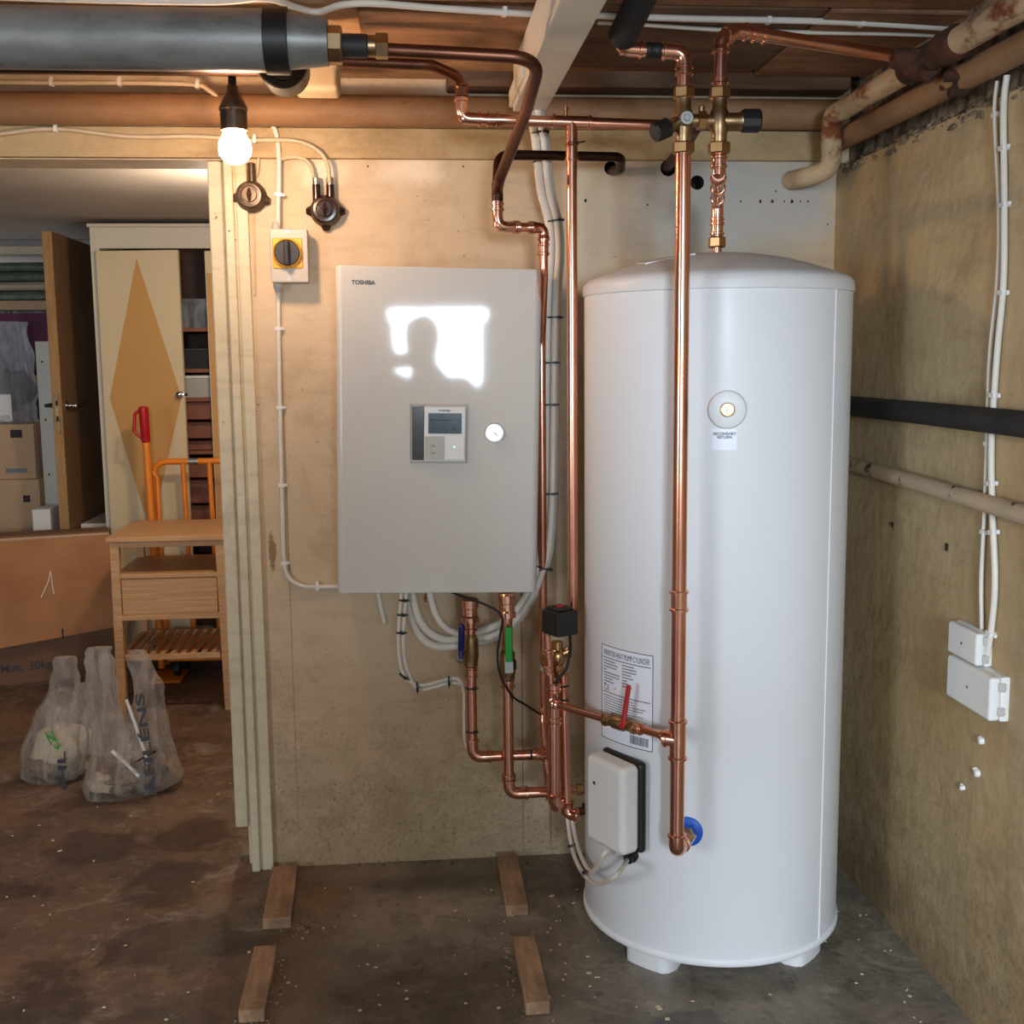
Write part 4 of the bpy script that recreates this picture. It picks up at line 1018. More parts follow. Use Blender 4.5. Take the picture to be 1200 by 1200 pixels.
def jbox(name, label, x0, x1, y0, y1, dep, X=RX):
    a = PX(x0, y0, X); b = PX(x1, y1, X); ya, yb = sorted((a.y, b.y)); z1_, z0_ = a.z, b.z
    zt = PX((x0 + x1) / 2, y0, X - dep / 2).z; zb2 = PX((x0 + x1) / 2, y1, X - dep / 2).z
    t_ = thing(name, label, 'junction box', (X, (ya + yb) / 2, zb2))
    MB().rbox(X - dep * .45, X + .002, ya, yb, zb2, zt, .004, 2).build('box_base', M['white_pl'], t_)
    MB().rbox(X - dep, X - dep * .42, ya + .001, yb - .001, zb2 + .001, zt - .001, .006, 3).build('box_cover', M['white_pl'], t_)
    MB().lathe((X - dep + .001, (ya + yb) / 2, (zt + zb2) / 2), (-1, 0, 0), [(0, .0028), (.0012, .0028)], 10).build('screw', M['dark'], t_)
    for k in (-1, 1): MB().rbox(X - dep * .6, X - dep * .2, ya - .003, ya + .003, (zt + zb2) / 2 + k * (zt - zb2) * .27 - .008, (zt + zb2) / 2 + k * (zt - zb2) * .27 + .008, .002, 1).build('cable_knockout', M['grey_pl'], t_)
    return t_
jbox('junction_box', 'smaller white junction box, upper of the two on the right wall', 1128, 1162, 738, 778, .030)
jbox('junction_box', 'larger square white junction box, lower of the two on the right wall', 1130, 1182, 785, 838, .036)
for i, (x, y, l_) in enumerate(((1152, 868, 'highest of the three white wall plugs below the junction boxes'), (1147, 906, 'middle of the three white wall plugs below the junction boxes'), (1130, 923, 'lowest and smallest of the three white wall plugs on the right wall'))):
    c = PX(x, y, RX); r_ = (.007, .0075, .005)[i]
    o = MB().lathe(c + V((.004, 0, 0)), (-1, .2, -.1), [(0, r_), (.010, r_), (.012, r_ * .7), (.012, r_ * .35), (.006, r_ * .3)], 10, caps=False).sphere(c + V((-.002, .006, .004)), r_ * .8, (1, 1, .8), 1, .9, i).build('wall_plug', M['white_pl'])
    tag(o, l_, 'wall plug')
for x, y in ((1110, 641), (1046, 616)):
    c = PX(x, y, RX); MB().sphere(c + V((.004, 0, 0)), .0095, (.7, .9, 1.1), 2, .8, x).build('chipped_hole', M['dark_hole'], bpy.data.objects['wall_right'], smooth=0)

# ------------------------------------------------------------------ cables under the ceiling and on the wall
ccb = thing('ceiling_cable', 'thicker white cable clipped along the ceiling boards above the pipes', 'cable', (0, 2.2, CZ))
def on_ceiling(pts, zc, r, root, clips=(), m=None):
    pp = [PZ(x, y, zc) for x, y in pts]; sp = spline(pp, 7); MB().tube(sp, r, 10).build('cable_sheath', m or M['cable'], root)
    for x, y in clips:
        c = PZ(x, y, zc); i = min(range(len(sp)), key=lambda k: (sp[k] - c).length); c = sp[i]; dd = (sp[min(i + 1, len(sp) - 1)] - sp[max(i - 1, 0)]).normalized(); s = dd.cross(V((0, 0, 1))).normalized()
        MB().obox(c + V((0, 0, .001)), s, V((0, 0, 1)), dd, r + .0025, r + .0015, .004).build('cable_clip', M['white_pl'], root, smooth=0)
on_ceiling([(-80, -6), (120, 0), (250, 2), (310, -2), (345, 8), (372, 14), (400, 6), (440, 4), (520, 10), (620, 16), (720, 19), (820, 22), (930, 24), (1010, 27), (1110, 33), (1140, 36), (1158, 44)], CZ - .013, .0062, ccb, ((596, 14), (893, 23), (1008, 27), (1109, 33)))
cc2 = thing('ceiling_cable', 'thinner white cable running just below the thick one under the ceiling boards', 'cable', (.6, 2.3, CZ))
on_ceiling([(700, 26), (760, 29), (850, 35), (960, 38), (1060, 40), (1120, 43), (1140, 48)], CZ - .013, .0045, cc2)
wc = {}
wall_cable('surface_cable', 'painted-over cable along the top of the opening, ending behind the light bulb', [(-60, 95), (60, 97), (140, 97), (225, 99), (245, 106), (262, 122)], .0050, None, ((63, 97), (142, 98), (231, 100)), M['cable_old'], 2.715, 'Y')
wall_cable('surface_cable', 'painted-over cable along the batten curving down into the right-hand rotary switch', [(-60, 166), (0, 157), (65, 151), (150, 160), (230, 160), (290, 164), (345, 165), (372, 176), (384, 193), (386, 214)], .0048, None, ((65, 152), (300, 165)), M['cable_old'], W - .030, 'Y')
wall_cable('surface_cable', 'short stub of cable bending down from a wall hole into the right-hand rotary switch', [(322, 190), (335, 185), (352, 185), (364, 194), (369, 215)], .0046, None, (), M['cable_old'], W - .016, 'Y')
wall_cable('surface_cable', 'white cable dropping from behind the light bulb to the top of the isolator switch', [(268, 124), (285, 129), (305, 136), (320, 148), (326, 170), (327, 210), (326, 240), (326, 264)], .0058, None, ((327, 230),), M['cable'], W - .022, 'Y')
wall_cable('surface_cable', 'white cable dropping from the isolator switch and turning right to the heating cabinet', [(326, 342), (327, 420), (329, 520), (331, 600), (333, 655), (338, 676), (352, 686), (372, 688), (398, 687)], .0056, None, ((327, 384), (329, 471), (330, 565), (333, 658), (372, 688)), M['cable'], W - .009, 'Y')
wall_cable('surface_cable', 'thin painted wire dropping from the batten to the left-hand rotary switch', [(302, 168), (303, 190), (301, 206)], .003, None, (), M['cable_old'], W - .012, 'Y')
wall_cable('ground_wire', 'thin painted wire running down from the left-hand rotary switch', [(297, 250), (298, 300), (299, 345)], .0022, None, (), M['cable_old'], W - .005, 'Y')

# cream junction box on the ceiling by the duct
jb = thing('ceiling_junction_box', 'round-cornered cream junction box on the ceiling behind the grey pipe end', 'junction box', P(372, 90, 2.55))
q = P(372, 92, 2.56)
MB().rbox(q.x - .050, q.x + .046, 2.53, 2.62, q.z - .030, CZ - .004, .012, 3).build('box_body', M['cable_old'], jb)

# trunking across the ceiling
tr = thing('cable_trunking', 'long white plastic cable trunking running across the ceiling towards the viewer', 'trunking', (.3, 2, 1.83))
tx0 = P(602, 128, 2.60).x; tx1 = P(637, 128, 2.60).x; tz0 = P(610, 130, 2.60).z
MB().rbox(tx0, tx1, FY + .3, 2.60, tz0, CZ - .018, .002, 1).build('trunking_base', M['trunk'], tr)
MB().rbox(tx0 - .003, tx1 + .003, FY + .3, 2.585, tz0 - .005, tz0 + .012, .003, 2).build('trunking_lid', M['trunk'], tr)
MB().rbox(tx0 - .008, tx0 + .002, 2.35, 2.625, tz0 + .012, tz0 + .048, .002, 1).build('broken_side', M['trunk'], tr)

# conduit bundle from the trunking, down beside the cabinet and looping below it
cbn = thing('conduit_bundle', 'bundle of white conduits tied together down the right side of the heating cabinet', 'cable', P(645, 450, 2.66))
main = [(626, 128, 2.58), (633, 160, 2.60), (636, 190, 2.62), (640, 225, 2.65), (649, 262, 2.67), (651, 300, 2.67), (648, 340, 2.665), (646, 420, 2.66), (645, 500, 2.66), (644, 570, 2.66), (641, 625, 2.66), (636, 660, 2.65), (620, 700, 2.64), (596, 730, 2.64), (566, 744, 2.64)]
ext = {0: [(530, 750, 2.64), (505, 742, 2.64), (490, 722, 2.64), (482, 690, 2.64)], 1: [(530, 740, 2.63), (512, 722, 2.63), (503, 690, 2.63)], 2: [(540, 756, 2.65), (510, 757, 2.65), (490, 742, 2.65), (480, 716, 2.65), (478, 690, 2.65)]}
offs = [(-.011, 0, .010), (.006, -.010, .0085), (.011, .006, .0105)]
for k, (ox, oy_, r_) in enumerate(offs):
    pts = []
    for i, (x, y, Y) in enumerate(main):
        p = P(x, y, Y); u = min(1, max(0, (i - 10) / 3))
        p += V((ox * (1 - u), oy_, -ox * u * .9 + (0 if k != 2 else -.006 * u))); pts.append(p)
    pts += [P(*q) for q in ext[k]]
    MB().tube(spline(pts, 6), r_, 12).build('conduit', M['cable'], cbn)
for (x, y, Y, dz) in ((633, 156, 2.60, .15), (636, 188, 2.62, .3), (651, 259, 2.67, .2), (650, 372, 2.665, 0), (646, 425, 2.66, 0), (645, 474, 2.66, 0), (644, 578, 2.66, 0), (638, 665, 2.65, -.5)):
    tie(cbn, P(x - .5, y, Y), V((-dz * .6, 0, 1)), .0205)
for (x, y, Y) in ((497, 735, 2.63),): pass
# short hose from the cabinet floor
hs = thing('white_twin_cable', 'twin white cable tied with black ties looping below the left corner of the heating cabinet', 'cable', P(475, 800, 2.62))
tw = [(474, 690), (472, 712), (470, 740), (471, 770), (477, 792), (490, 805), (508, 803), (526, 798), (538, 799), (544, 812), (544, 845), (546, 872), (556, 884), (572, 890)]
for k in (-1, 1):
    pts = [P(x + (k * 3 if i < 5 else 0), y + (0 if i < 5 else k * 2.5 if i < 9 else 0), 2.62 + (.012 + k * .004 if i > 8 else 0)) for i, (x, y) in enumerate(tw)]
    MB().tube(spline(pts, 6), .0044, 10).build('cable_sheath', M['cable'], hs)
for x, y, dx in ((473, 703, 0), (471, 720, 0), (470, 741, 0), (473, 792, .4), (489, 805, 1), (526, 798, 1)): tie(hs, P(x, y, 2.62), V((dx, 0, 1 - min(dx, 1) * .95)), .0105)
hs2 = thing('white_hose_stub', 'short pale hose hanging from the bottom left of the heating cabinet', 'hose', P(448, 712, 2.68))
MB().tube(spline([P(443, 690, 2.68), P(446, 708, 2.68), P(451, 730, 2.68)], 6), .006, 12).build('hose', M['cable'], hs2)
st4 = thing('copper_stub', 'short copper tail under the middle of the heating cabinet', 'pipe', P(502, 700, 2.66))
MB().lathe(P(502, 690, 2.67), (0, 0, -1), [(0, .010), (.02, .010), (.021, .012), (.030, .012)], 16).build('pipe_length', M['copper_fit'], st4)

# cables to the cylinder
tcb = thing('cylinder_supply_cable', 'pair of white cables rising from the lower wiring glands of the cylinder', 'cable', P(680, 1000, 2.4))
e1_ = g + gn * .02; e2_ = g2 + V((0, 0, -.012))
MB().tube(spline([P(664, 945, 2.52), P(667, 975, 2.48), P(673, 1003, 2.40), P(684, 1024, 2.30), P(700, 1036, 2.20), P(722, 1026, 2.10), e1_], 7), .0048, 10).build('cable_sheath', M['cable'], tcb)
MB().tube(spline([P(669, 945, 2.52), P(673, 975, 2.47), P(681, 1003, 2.38), P(692, 1021, 2.28), P(702, 1012, 2.20), P(709, 999, 2.17), e2_], 7), .0048, 10).build('cable_sheath', M['cable'], tcb)
for x, y, Y in ((671, 990, 2.44), (688, 1021, 2.29)): tie(tcb, P(x, y, Y), V((.3, -.3, -1)), .0105)

# ------------------------------------------------------------------ bulb, rotary switches, isolator
LB = P(275, 166, 2.40)
bl = thing('bulb_lamp', 'bare glowing light bulb in a dark holder hanging under the ceiling', 'lamp', (LB.x, LB.y, CZ))
hb = P(275, 148, 2.40).z
MB().lathe((LB.x, 2.40, CZ - .0), (0, 0, -1), [(0, .008), (CZ - P(275, 104, 2.4).z, .008)], 12).build('hanging_wire', M['black'], bl)
zt0 = P(275, 100, 2.4).z
MB().lathe((LB.x, 2.40, zt0), (0, 0, -1), [(0, .010), (.012, .012), (.030, .022), (.042, .0275), (.045, .0285), (.047, .0285), (.048, .0265), (.086, .0265), (.088, .024)], 28).build('bulb_holder', M['bronze'], bl)
bz = LB.z
gp = [(.0, .020), (.006, .024)]
MB().lathe((LB.x, 2.40, zt0 - .084), (0, 0, -1), [(0, .018), (.012, .024), (.024, .0305), (.038, .0325), (.050, .030), (.060, .022), (.066, .011), (.068, .001)], 28).build('glass_globe', M['bulb'], bl)

def rotary(name, label, px, py, r_, m, necks, ears):
    c = P(px, py, W - .03); c.y = W
    t_ = thing(name, label, 'switch', (c.x, W, c.z))
    MB().lathe((c.x, W, c.z), (0, -1, 0), [(0, r_ * 1.08), (.014, r_ * 1.08), (.018, r_), (.034, r_ * .96), (.040, r_ * .80), (.0405, r_ * .62), (.036, r_ * .58), (.036, r_ * .50), (.043, r_ * .46), (.043, .001)], 28).build('switch_body', m, t_)
    MB().tube([V((c.x, W - .045, c.z - r_ * .40)), V((c.x, W - .052, c.z)), V((c.x, W - .045, c.z + r_ * .40))], [.003, .006, .003], 8).build('turn_knob', m, t_)
    for a in ears:
        d_ = V((cos(a), 0, sin(a))); MB().tube([V((c.x, W - .008, c.z)) + d_ * r_ * .7, V((c.x, W - .008, c.z)) + d_ * r_ * 1.35], [r_ * .55, r_ * .22], 8).build('fixing_lug', m, t_)
        MB().lathe(V((c.x, W - .012, c.z)) + d_ * r_ * 1.25, (0, -1, 0), [(0, .004), (.003, .003)], 8).build('screw', M['brass_dull'], t_)
    for dx in necks:
        MB().lathe((c.x + dx, W - .017, c.z), (0, 0, 1), [(0, .0095), (r_ * 1.75, .0095)], 12).build('cable_neck', m, t_)
        MB().lathe((c.x + dx, W - .017, c.z + r_ * 1.72), (0, 0, 1), [(0, .0088), (.016, .0088), (.018, .006)], 12).build('neck_ferrule', M['steel'] if m == M['bakelite'] else m, t_)
    return t_
rotary('rotary_switch', 'brown weathered round rotary switch beside the door casing under the bulb', 293, 229, .0330, M['bronze'], (.004,), (pi * .02 - .3, pi * 1.03))
rotary('rotary_switch', 'dark glossy round rotary switch with two cable necks above the heating cabinet', 381, 246, .0335, M['bakelite'], (-.0195, .0125), (0.0, pi, -pi / 2))
isw = thing('isolator_switch', 'grey isolator box with a yellow plate and black turn knob on the wall', 'switch', P(338, 298, W))
a = P(316, 268, W - .065); b = P(362, 331, W - .065)
a = V((a.x, 0, a.z)); b = V((b.x, 0, b.z)); yy = W - .065
MB().rbox(a.x, b.x - .003, W - .035, W + .001, b.z + .002, a.z - .002, .003, 2).build('box_base', M['grey_pl'], isw)
MB().rbox(a.x - .001, b.x, W - .066, W - .033, b.z, a.z, .004, 2).build('box_cover', M['grey_pl'], isw)
yc = P(337, 297, yy); ys = .034
MB().rbox(yc.x - ys, yc.x + ys, yy - .005, yy, yc.z - ys, yc.z + ys, .002, 1).build('yellow_plate', M['yellow'], isw)
MB().lathe((yc.x, yy - .003, yc.z), (0, -1, 0), [(0, .0335), (.010, .0325), (.012, .0305), (.009, .0295)], 36).build('yellow_collar', M['yellow'], isw)
kn = MB().lathe((yc.x, yy - .005, yc.z), (0, -1, 0), [(0, .029), (.009, .0288), (.011, .027)], 32).build('turn_knob', M['black'], isw)
MB().rbox(yc.x - .0065, yc.x + .0065, yy - .032, yy - .014, yc.z - .028, yc.z + .028, .004, 2).build('knob_grip', M['dark'], kn)
for zz in (a.z - .006, b.z + .008): MB().lathe((yc.x, yy, zz), (0, -1, 0), [(0, .003), (.0012, .003)], 8).build('screw', M['steel'], isw)
for zz, s_ in ((b.z, -1), (a.z, 1)):
    MB().lathe((P(326, 300, W).x, W - .022, zz), (0, 0, s_), [(0, .0115), (.010, .0115), (.012, .0095), (.020, .0080)], 12).build('cable_gland', M['grey_pl'], isw)

# ------------------------------------------------------------------ floor: wooden blocks, paint flakes
blocks = (('wooden_block', 'reddish wooden block on the floor, left one of the pair against the wall', (318, 1014), (350, 1014), (340, 1076), (309, 1076)),
          ('wooden_block', 'yellowish wooden block on the floor, front left of the four', (297, 1108), (326, 1107), (309, 1184), (280, 1184)),
          ('wooden_block', 'greyish wooden block on the floor, right one of the pair against the wall', (583, 1001), (607, 1001), (619, 1060), (593, 1062)),
          ('wooden_block', 'brown wooden block with a round mark, front right of the four on the floor', (601, 1097), (628, 1096), (644, 1174), (617, 1176)))
for nm, lb, *q in blocks:
    p = [PZ(x, y, .026) for x, y in q]; ctr = sum(p, V()) / 4
    dirv = ((p[0] + p[1]) / 2 - (p[2] + p[3]) / 2); L_ = dirv.length; dirv.normalize(); sd = V((dirv.y, -dirv.x, 0)); wd_ = ((p[1] - p[0]).dot(sd) + (p[2] - p[3]).dot(sd)) / 2
    bm = bmesh.new(); bmesh.ops.create_cube(bm, size=1)
    for v in bm.verts: v.co = V((v.co.x * wd_, v.co.y * L_, .013 + v.co.z * .026))
    bmesh.ops.bevel(bm, geom=bm.edges[:], offset=.002, segments=1, affect='EDGES')
    mb = MB().bm(bm); m_ = Matrix.Translation((ctr.x, ctr.y, 0)) @ Matrix.Rotation(atan2(-dirv.x, dirv.y), 4, 'Z')
    mb.v = [m_ @ v for v in mb.v]
    o = tag(mb.build(nm, M['block'], origin=(ctr.x, ctr.y, 0)), lb, 'wooden block', 'wooden blocks on the floor')
rnd = random.Random(11)
fl = MB()
spots = [(772, 1181), (782, 1194), (700, 1145), (690, 1140), (862, 1160), (842, 1159), (797, 1158), (660, 1148), (672, 1058), (655, 1062), (646, 1050), (1008, 1072), (1015, 1072), (8, 1051), (62, 985), (70, 997), (40, 1050)]
for x, y in spots + [(rnd.uniform(600, 1080), rnd.uniform(1040, 1198)) for _ in range(46)] + [(rnd.uniform(5, 600), rnd.uniform(900, 1195)) for _ in range(40)] + [(rnd.uniform(300, 700), rnd.uniform(1010, 1190)) for _ in range(30)]:
    p = PZ(x, y, .002)
    if abs(p.x - TA.x) < .2 and p.y > 2.1: continue
    s_ = rnd.uniform(.0012, .0038) * (3.2 if (x, y) == (772, 1181) else 1.5 if (x, y) in spots else 1)
    a = rnd.uniform(0, 6.3); fl.obox(p, (cos(a), sin(a), rnd.uniform(-.1, .1)), (-sin(a), cos(a), 0), (0, 0, 1), s_, s_ * rnd.uniform(.4, .9), .0008)
o = fl.build('paint_flakes', M['junk_pale'], smooth=0, origin=(0, 2.4, 0), kind='stuff'); tag(o, 'white paint flakes and plaster crumbs scattered over the concrete floor', 'debris')
fl = MB()
for cx, cy, n, sx, sy in ((345, 1085, 70, 26, 10), (330, 1060, 70, 34, 30), (322, 1140, 50, 14, 40), (600, 1140, 50, 10, 40), (660, 1010, 50, 60, 6), (430, 1012, 90, 130, 3), (320, 1016, 30, 14, 6), (300, 1195, 30, 30, 10)):
    for _ in range(n):
        p = PZ(cx + rnd.gauss(0, sx * .6), cy + rnd.gauss(0, sy * .6), .0)
        if p.y > W - .005: continue
        fl.sphere(p + V((0, 0, .001)), rnd.uniform(.0015, .005), (1, 1, .6), 1, .8, rnd.random() * 50)
o = fl.build('mortar_crumbs', M['crumble'], smooth=0, origin=(0, 2.4, 0), kind='stuff'); tag(o, 'crumbled mortar and dust around the wooden blocks and wall foot', 'debris')

# ------------------------------------------------------------------ carrier bags
def bag(name, label, levels, handles, mats, n=40, seed=0, txt=(), fill=()):
    """levels: (z, cx, cy, half width, half depth, turn)"""
    base = V((levels[0][1], levels[0][2], 0)); t_ = thing(name, label, 'bag', base)
    mb = MB(); lv = []
    K = 22
    zmax = levels[-1][0]
    def at(z):
        for i in range(len(levels) - 1):
            a, b = levels[i], levels[i + 1]
            if z <= b[0] + 1e-6:
                u = (z - a[0]) / (b[0] - a[0]); u = u * u * (3 - 2 * u) * .5 + u * .5; return [a[k] + (b[k] - a[k]) * u for k in range(6)]
        return list(levels[-1])
    for k in range(K + 1):
        z = zmax * k / K; _, cx, cy, hw, hd, rot = at(z)
        for j in range(n):
            a = 2 * pi * j / n; ca, sa = cos(a), sin(a)
            e = .8; x = math.copysign(abs(ca) ** e, ca) * hw; y = math.copysign(abs(sa) ** e, sa) * hd
            q = V((cos(rot) * x - sin(rot) * y, sin(rot) * x + cos(rot) * y, 0))
            fold = noise.noise(V((ca * 2.2, sa * 2.2, z * 3 + seed))) * .16 + noise.noise(V((ca * 6, sa * 6, z * 6 + seed * 2))) * .09
            fold += (sin(a * 9 + seed + z * 5) * .055 + sin(a * 17 + seed) * .03) * min(1, z / zmax * 1.4)
            s_ = 1 + fold * (1 if z > .02 else .4)
            mb.v.append(V((cx, cy, z)) + q * s_ + V((0, 0, 0 if k == 0 else noise.noise(V((ca * 3, sa * 3, seed + z))) * .015 * (k / K))))
    for k in range(K):
        for j in range(n):
            c = (j + 1) % n; mb.face([k * n + j, k * n + c, (k + 1) * n + c, (k + 1) * n + j])
    mb.face([j for j in range(n)][::-1])
    mb.build('bag_body', M['film'], t_, smooth=60)
    for i, (pts, w0, w1) in enumerate(handles):      # flat gathered straps rising from the body and closing in a peak
        hb = MB(); sp = spline([V(p) for p in pts], 7); m_ = len(sp); nn = 14
        for k, p in enumerate(sp):
            u = k / (m_ - 1); wv = w0 + (w1 - w0) * u; wv *= 1 + .04 * sin(k * .9 + seed); d_ = wv * .5
            for j in range(nn):
                a = 2 * pi * j / nn; s_ = 1 + noise.noise(V((cos(a) * 2, sin(a) * 2, k * .18 + seed + i * 3))) * .32
                hb.v.append(p + V((cos(a) * wv * s_, sin(a) * d_ * s_, 0)))
        for k in range(m_ - 1):
            for j in range(nn):
                c = (j + 1) % nn; hb.face([k * nn + j, k * nn + c, (k + 1) * nn + c, (k + 1) * nn + j])
        hb.face([(m_ - 1) * nn + j for j in range(nn)])
        hb.build('carrying_handle', M['film'], t_, smooth=60)
    for (p, r, sc, mt, nm) in fill:
        MB().sphere(p, r, sc, 3, .7, seed + r * 100).build(nm, M[mt], t_, smooth=60)
    return t_
def print_on(t_, s_, p0, p1, size, mat, Yoff, name='lettering', flip=1):
    """letters running from p0 to p1, printed on the bag's front"""
    d_ = (p1 - p0); L_ = d_.length; d_.normalize(); up = V((0, -1, 0)).cross(d_)
    vs, fs = text_verts(s_, 1.0, bold=True); w_ = max(v.x for v in vs) or 1
    mb = MB(); mb.v = [p0 + d_ * (v.x / w_ * L_) + up * v.y * size for v in vs]; 
    for f in fs: mb.face(f)
    mb.build(name, M[mat], t_, smooth=0)
lf = lambda px, py, Y: P(px, py, Y)
Yl = 3.50
zb1 = lambda py, Y: P(100, py, Y).z
bx = lambda px, py, Y: P(px, py, Y).x
bgL = bag('carrier_bag', 'smaller translucent carrier bag, left of the two, with black and green print', [
    (0, bx(64, 920, Yl), Yl, .072, .06, 0), (.025, bx(64, 905, Yl), Yl, .094, .085, 0), (.10, bx(65, 870, Yl), Yl, .095, .085, .1), (.20, bx(72, 830, Yl), Yl, .080, .065, .1), (.27, bx(80, 800, Yl), Yl, .062, .045, 0)],
    [([(bx(76, 830, Yl), Yl - .01, .18), (bx(76, 805, Yl), Yl - .01, .26), (bx(77, 785, Yl), Yl - .01, .33), (bx(78, 770, Yl), Yl - .01, zb1(768, Yl))], .062, .030),
     ([(bx(92, 825, Yl), Yl, .20), (bx(95, 810, Yl), Yl, .25), (bx(96, 797, Yl), Yl, .295)], .035, .020)], None, seed=3,
    fill=[(V((bx(72, 880, Yl), Yl + .01, .10)), .07, (1.05, .7, 1.0), 'junk_pale', 'rubbish_lump'), (V((bx(82, 905, Yl), Yl, .04)), .05, (1.2, .9, .6), 'junk', 'rubbish_lump'), (V((bx(48, 905, Yl), Yl, .045)), .045, (1.0, .8, .7), 'junk', 'rubbish_lump')])
Yf = Yl - .105
print_on(bgL, 'ÅHL', P(80, 940, Yf), P(76, 880, Yf), .034, 'ink', 0)
print_on(bgL, '\u2039Z', P(71, 878, Yf), P(60, 855, Yf), .03, 'green', 0, 'green_print')
Yr = 3.36
bgR = bag('carrier_bag', 'taller translucent carrier bag, right of the two, with two handles and black letters', [
    (0, bx(148, 930, Yr), Yr, .115, .065, .3), (.025, bx(156, 915, Yr), Yr + .01, .142, .085, .3), (.09, bx(153, 890, Yr), Yr + .01, .122, .085, .25), (.16, bx(150, 850, Yr), Yr + .02, .104, .072, .1), (.22, bx(149, 830, Yr), Yr + .03, .098, .055, .1)],
    [([(bx(127, 860, Yr), Yr - .02, .13), (bx(125, 830, Yr), Yr - .025, .22), (bx(122, 800, Yr), Yr - .03, .32), (bx(120, 770, Yr), Yr - .035, .41), (bx(121, 757, Yr), Yr - .035, zb1(756, Yr))], .060, .034),
     ([(bx(170, 860, Yr), Yr + .04, .13), (bx(172, 830, Yr), Yr + .045, .22), (bx(168, 805, Yr), Yr + .05, .31), (bx(159, 780, Yr), Yr + .05, .38), (bx(155, 769, Yr), Yr + .05, zb1(769, Yr))], .060, .024)], None, seed=8,
    fill=[(V((bx(150, 905, Yr), Yr, .045)), .07, (1.3, .7, .5), 'junk', 'rubbish_lump'), (V((bx(190, 912, Yr), Yr + .045, .042)), .038, (1.1, .8, .7), 'putty', 'rubbish_lump'), (V((bx(122, 915, Yr), Yr - .01, .035)), .04, (1, .8, .7), 'junk_pale', 'rubbish_lump'), (V((bx(176, 908, Yr), Yr + .0, .05)), .045, (1.2, .8, .8), 'dark', 'rubbish_lump')])
Yf = Yr - .112
print_on(bgR, 'ÅHLÉNS', P(184, 932, Yf), P(168, 812, Yf + .06), .036, 'ink', 0)
for a_, b_, w_ in (((131, 880), (163, 910), .006), ((139, 905), (183, 880), .003), ((148, 820), (174, 895), .005)):
    a_ = P(a_[0], a_[1], Yr - .06); b_ = P(b_[0], b_[1], Yr - .07)
    MB().tube([a_, (a_ + b_) / 2 + V((0, 0, .002)), b_], w_, 5).build('plastic_strip', M['white_pl'] if w_ > .004 else M['dark'], bgR)

# ------------------------------------------------------------------ bamboo bench table
bt = thing('bamboo_side_table', 'small bamboo table with an open shelf, a drawer box and a slatted bottom shelf', 'table', (-.88, 4.33, 0))
tX0, tX1, tY0, tY1 = -1.072, -.675, 4.15, 4.56; tz = .645
MB().rbox(tX0 - .012, tX1 + .012, tY0 - .012, tY1 + .012, tz - .018, tz, .002, 1).build('table_top', M['bamboo'], bt)
lw_ = .030
for x0 in (tX0, tX1 - lw_):
    for y0 in (tY0, tY1 - lw_):
        mb = MB(); sx = -.012 if x0 == tX0 else .012
        sx = .010 if x0 != tX0 else -.004
        mb.hexa([(x0 + sx, y0, 0), (x0 + sx + lw_, y0, 0), (x0 + sx + lw_, y0 + lw_, 0), (x0 + sx, y0 + lw_, 0), (x0, y0, tz - .018), (x0 + lw_, y0, tz - .018), (x0 + lw_, y0 + lw_, tz - .018), (x0, y0 + lw_, tz - .018)])
        mb.build('leg', M['bamboo'], bt, smooth=0)
for y0 in (tY0 + .003, tY1 - .021): MB().rbox(tX0 + lw_, tX1 - lw_, y0, y0 + .018, tz - .040, tz - .018, .001, 1).build('apron', M['bamboo'], bt)
for x0 in (tX0 + .004, tX1 - .022): MB().rbox(x0, x0 + .018, tY0 + lw_, tY1 - lw_, tz - .040, tz - .018, .001, 1).build('apron', M['bamboo'], bt)
MB().rbox(tX0 + .004, tX1 - .004, tY0 + .005, tY1 - .005, .492, .508, .001, 1).build('shelf', M['bamboo'], bt)
MB().rbox(tX0 + lw_ + .001, tX1 - lw_ - .001, tY0 + .008, tY0 + .024, .362, .490, .001, 1).build('drawer_front', M['bamboo'], bt)
for x0 in (tX0 + .006, tX1 - .022): MB().rbox(x0, x0 + .016, tY0 + lw_, tY1 - lw_, .362, .490, .001, 1).build('side_panel', M['bamboo'], bt)
MB().rbox(tX0 + lw_, tX1 - lw_, tY1 - .022, tY1 - .008, .362, .490, .001, 1).build('back_panel', M['bamboo'], bt)
MB().rbox(tX0 + .01, tX1 - .01, tY0 + .003, tY0 + .021, .340, .361, .001, 1).build('front_rail', M['bamboo'], bt)
for y0 in (tY0 + .003, tY1 - .021): MB().rbox(tX0 + lw_, tX1 - lw_, y0, y0 + .018, .192, .212, .001, 1).build('shelf_rail', M['bamboo'], bt)
for x0 in (tX0 + .006, tX1 - .024): MB().rbox(x0, x0 + .018, tY0 + lw_, tY1 - lw_, .192, .212, .001, 1).build('shelf_rail', M['bamboo'], bt)
for k in range(9):
    x0 = tX0 + .040 + k * .0365; MB().rbox(x0, x0 + .019, tY0 + .021, tY1 - .021, .203, .213, .001, 1).build('slat', M['bamboo'], bt)

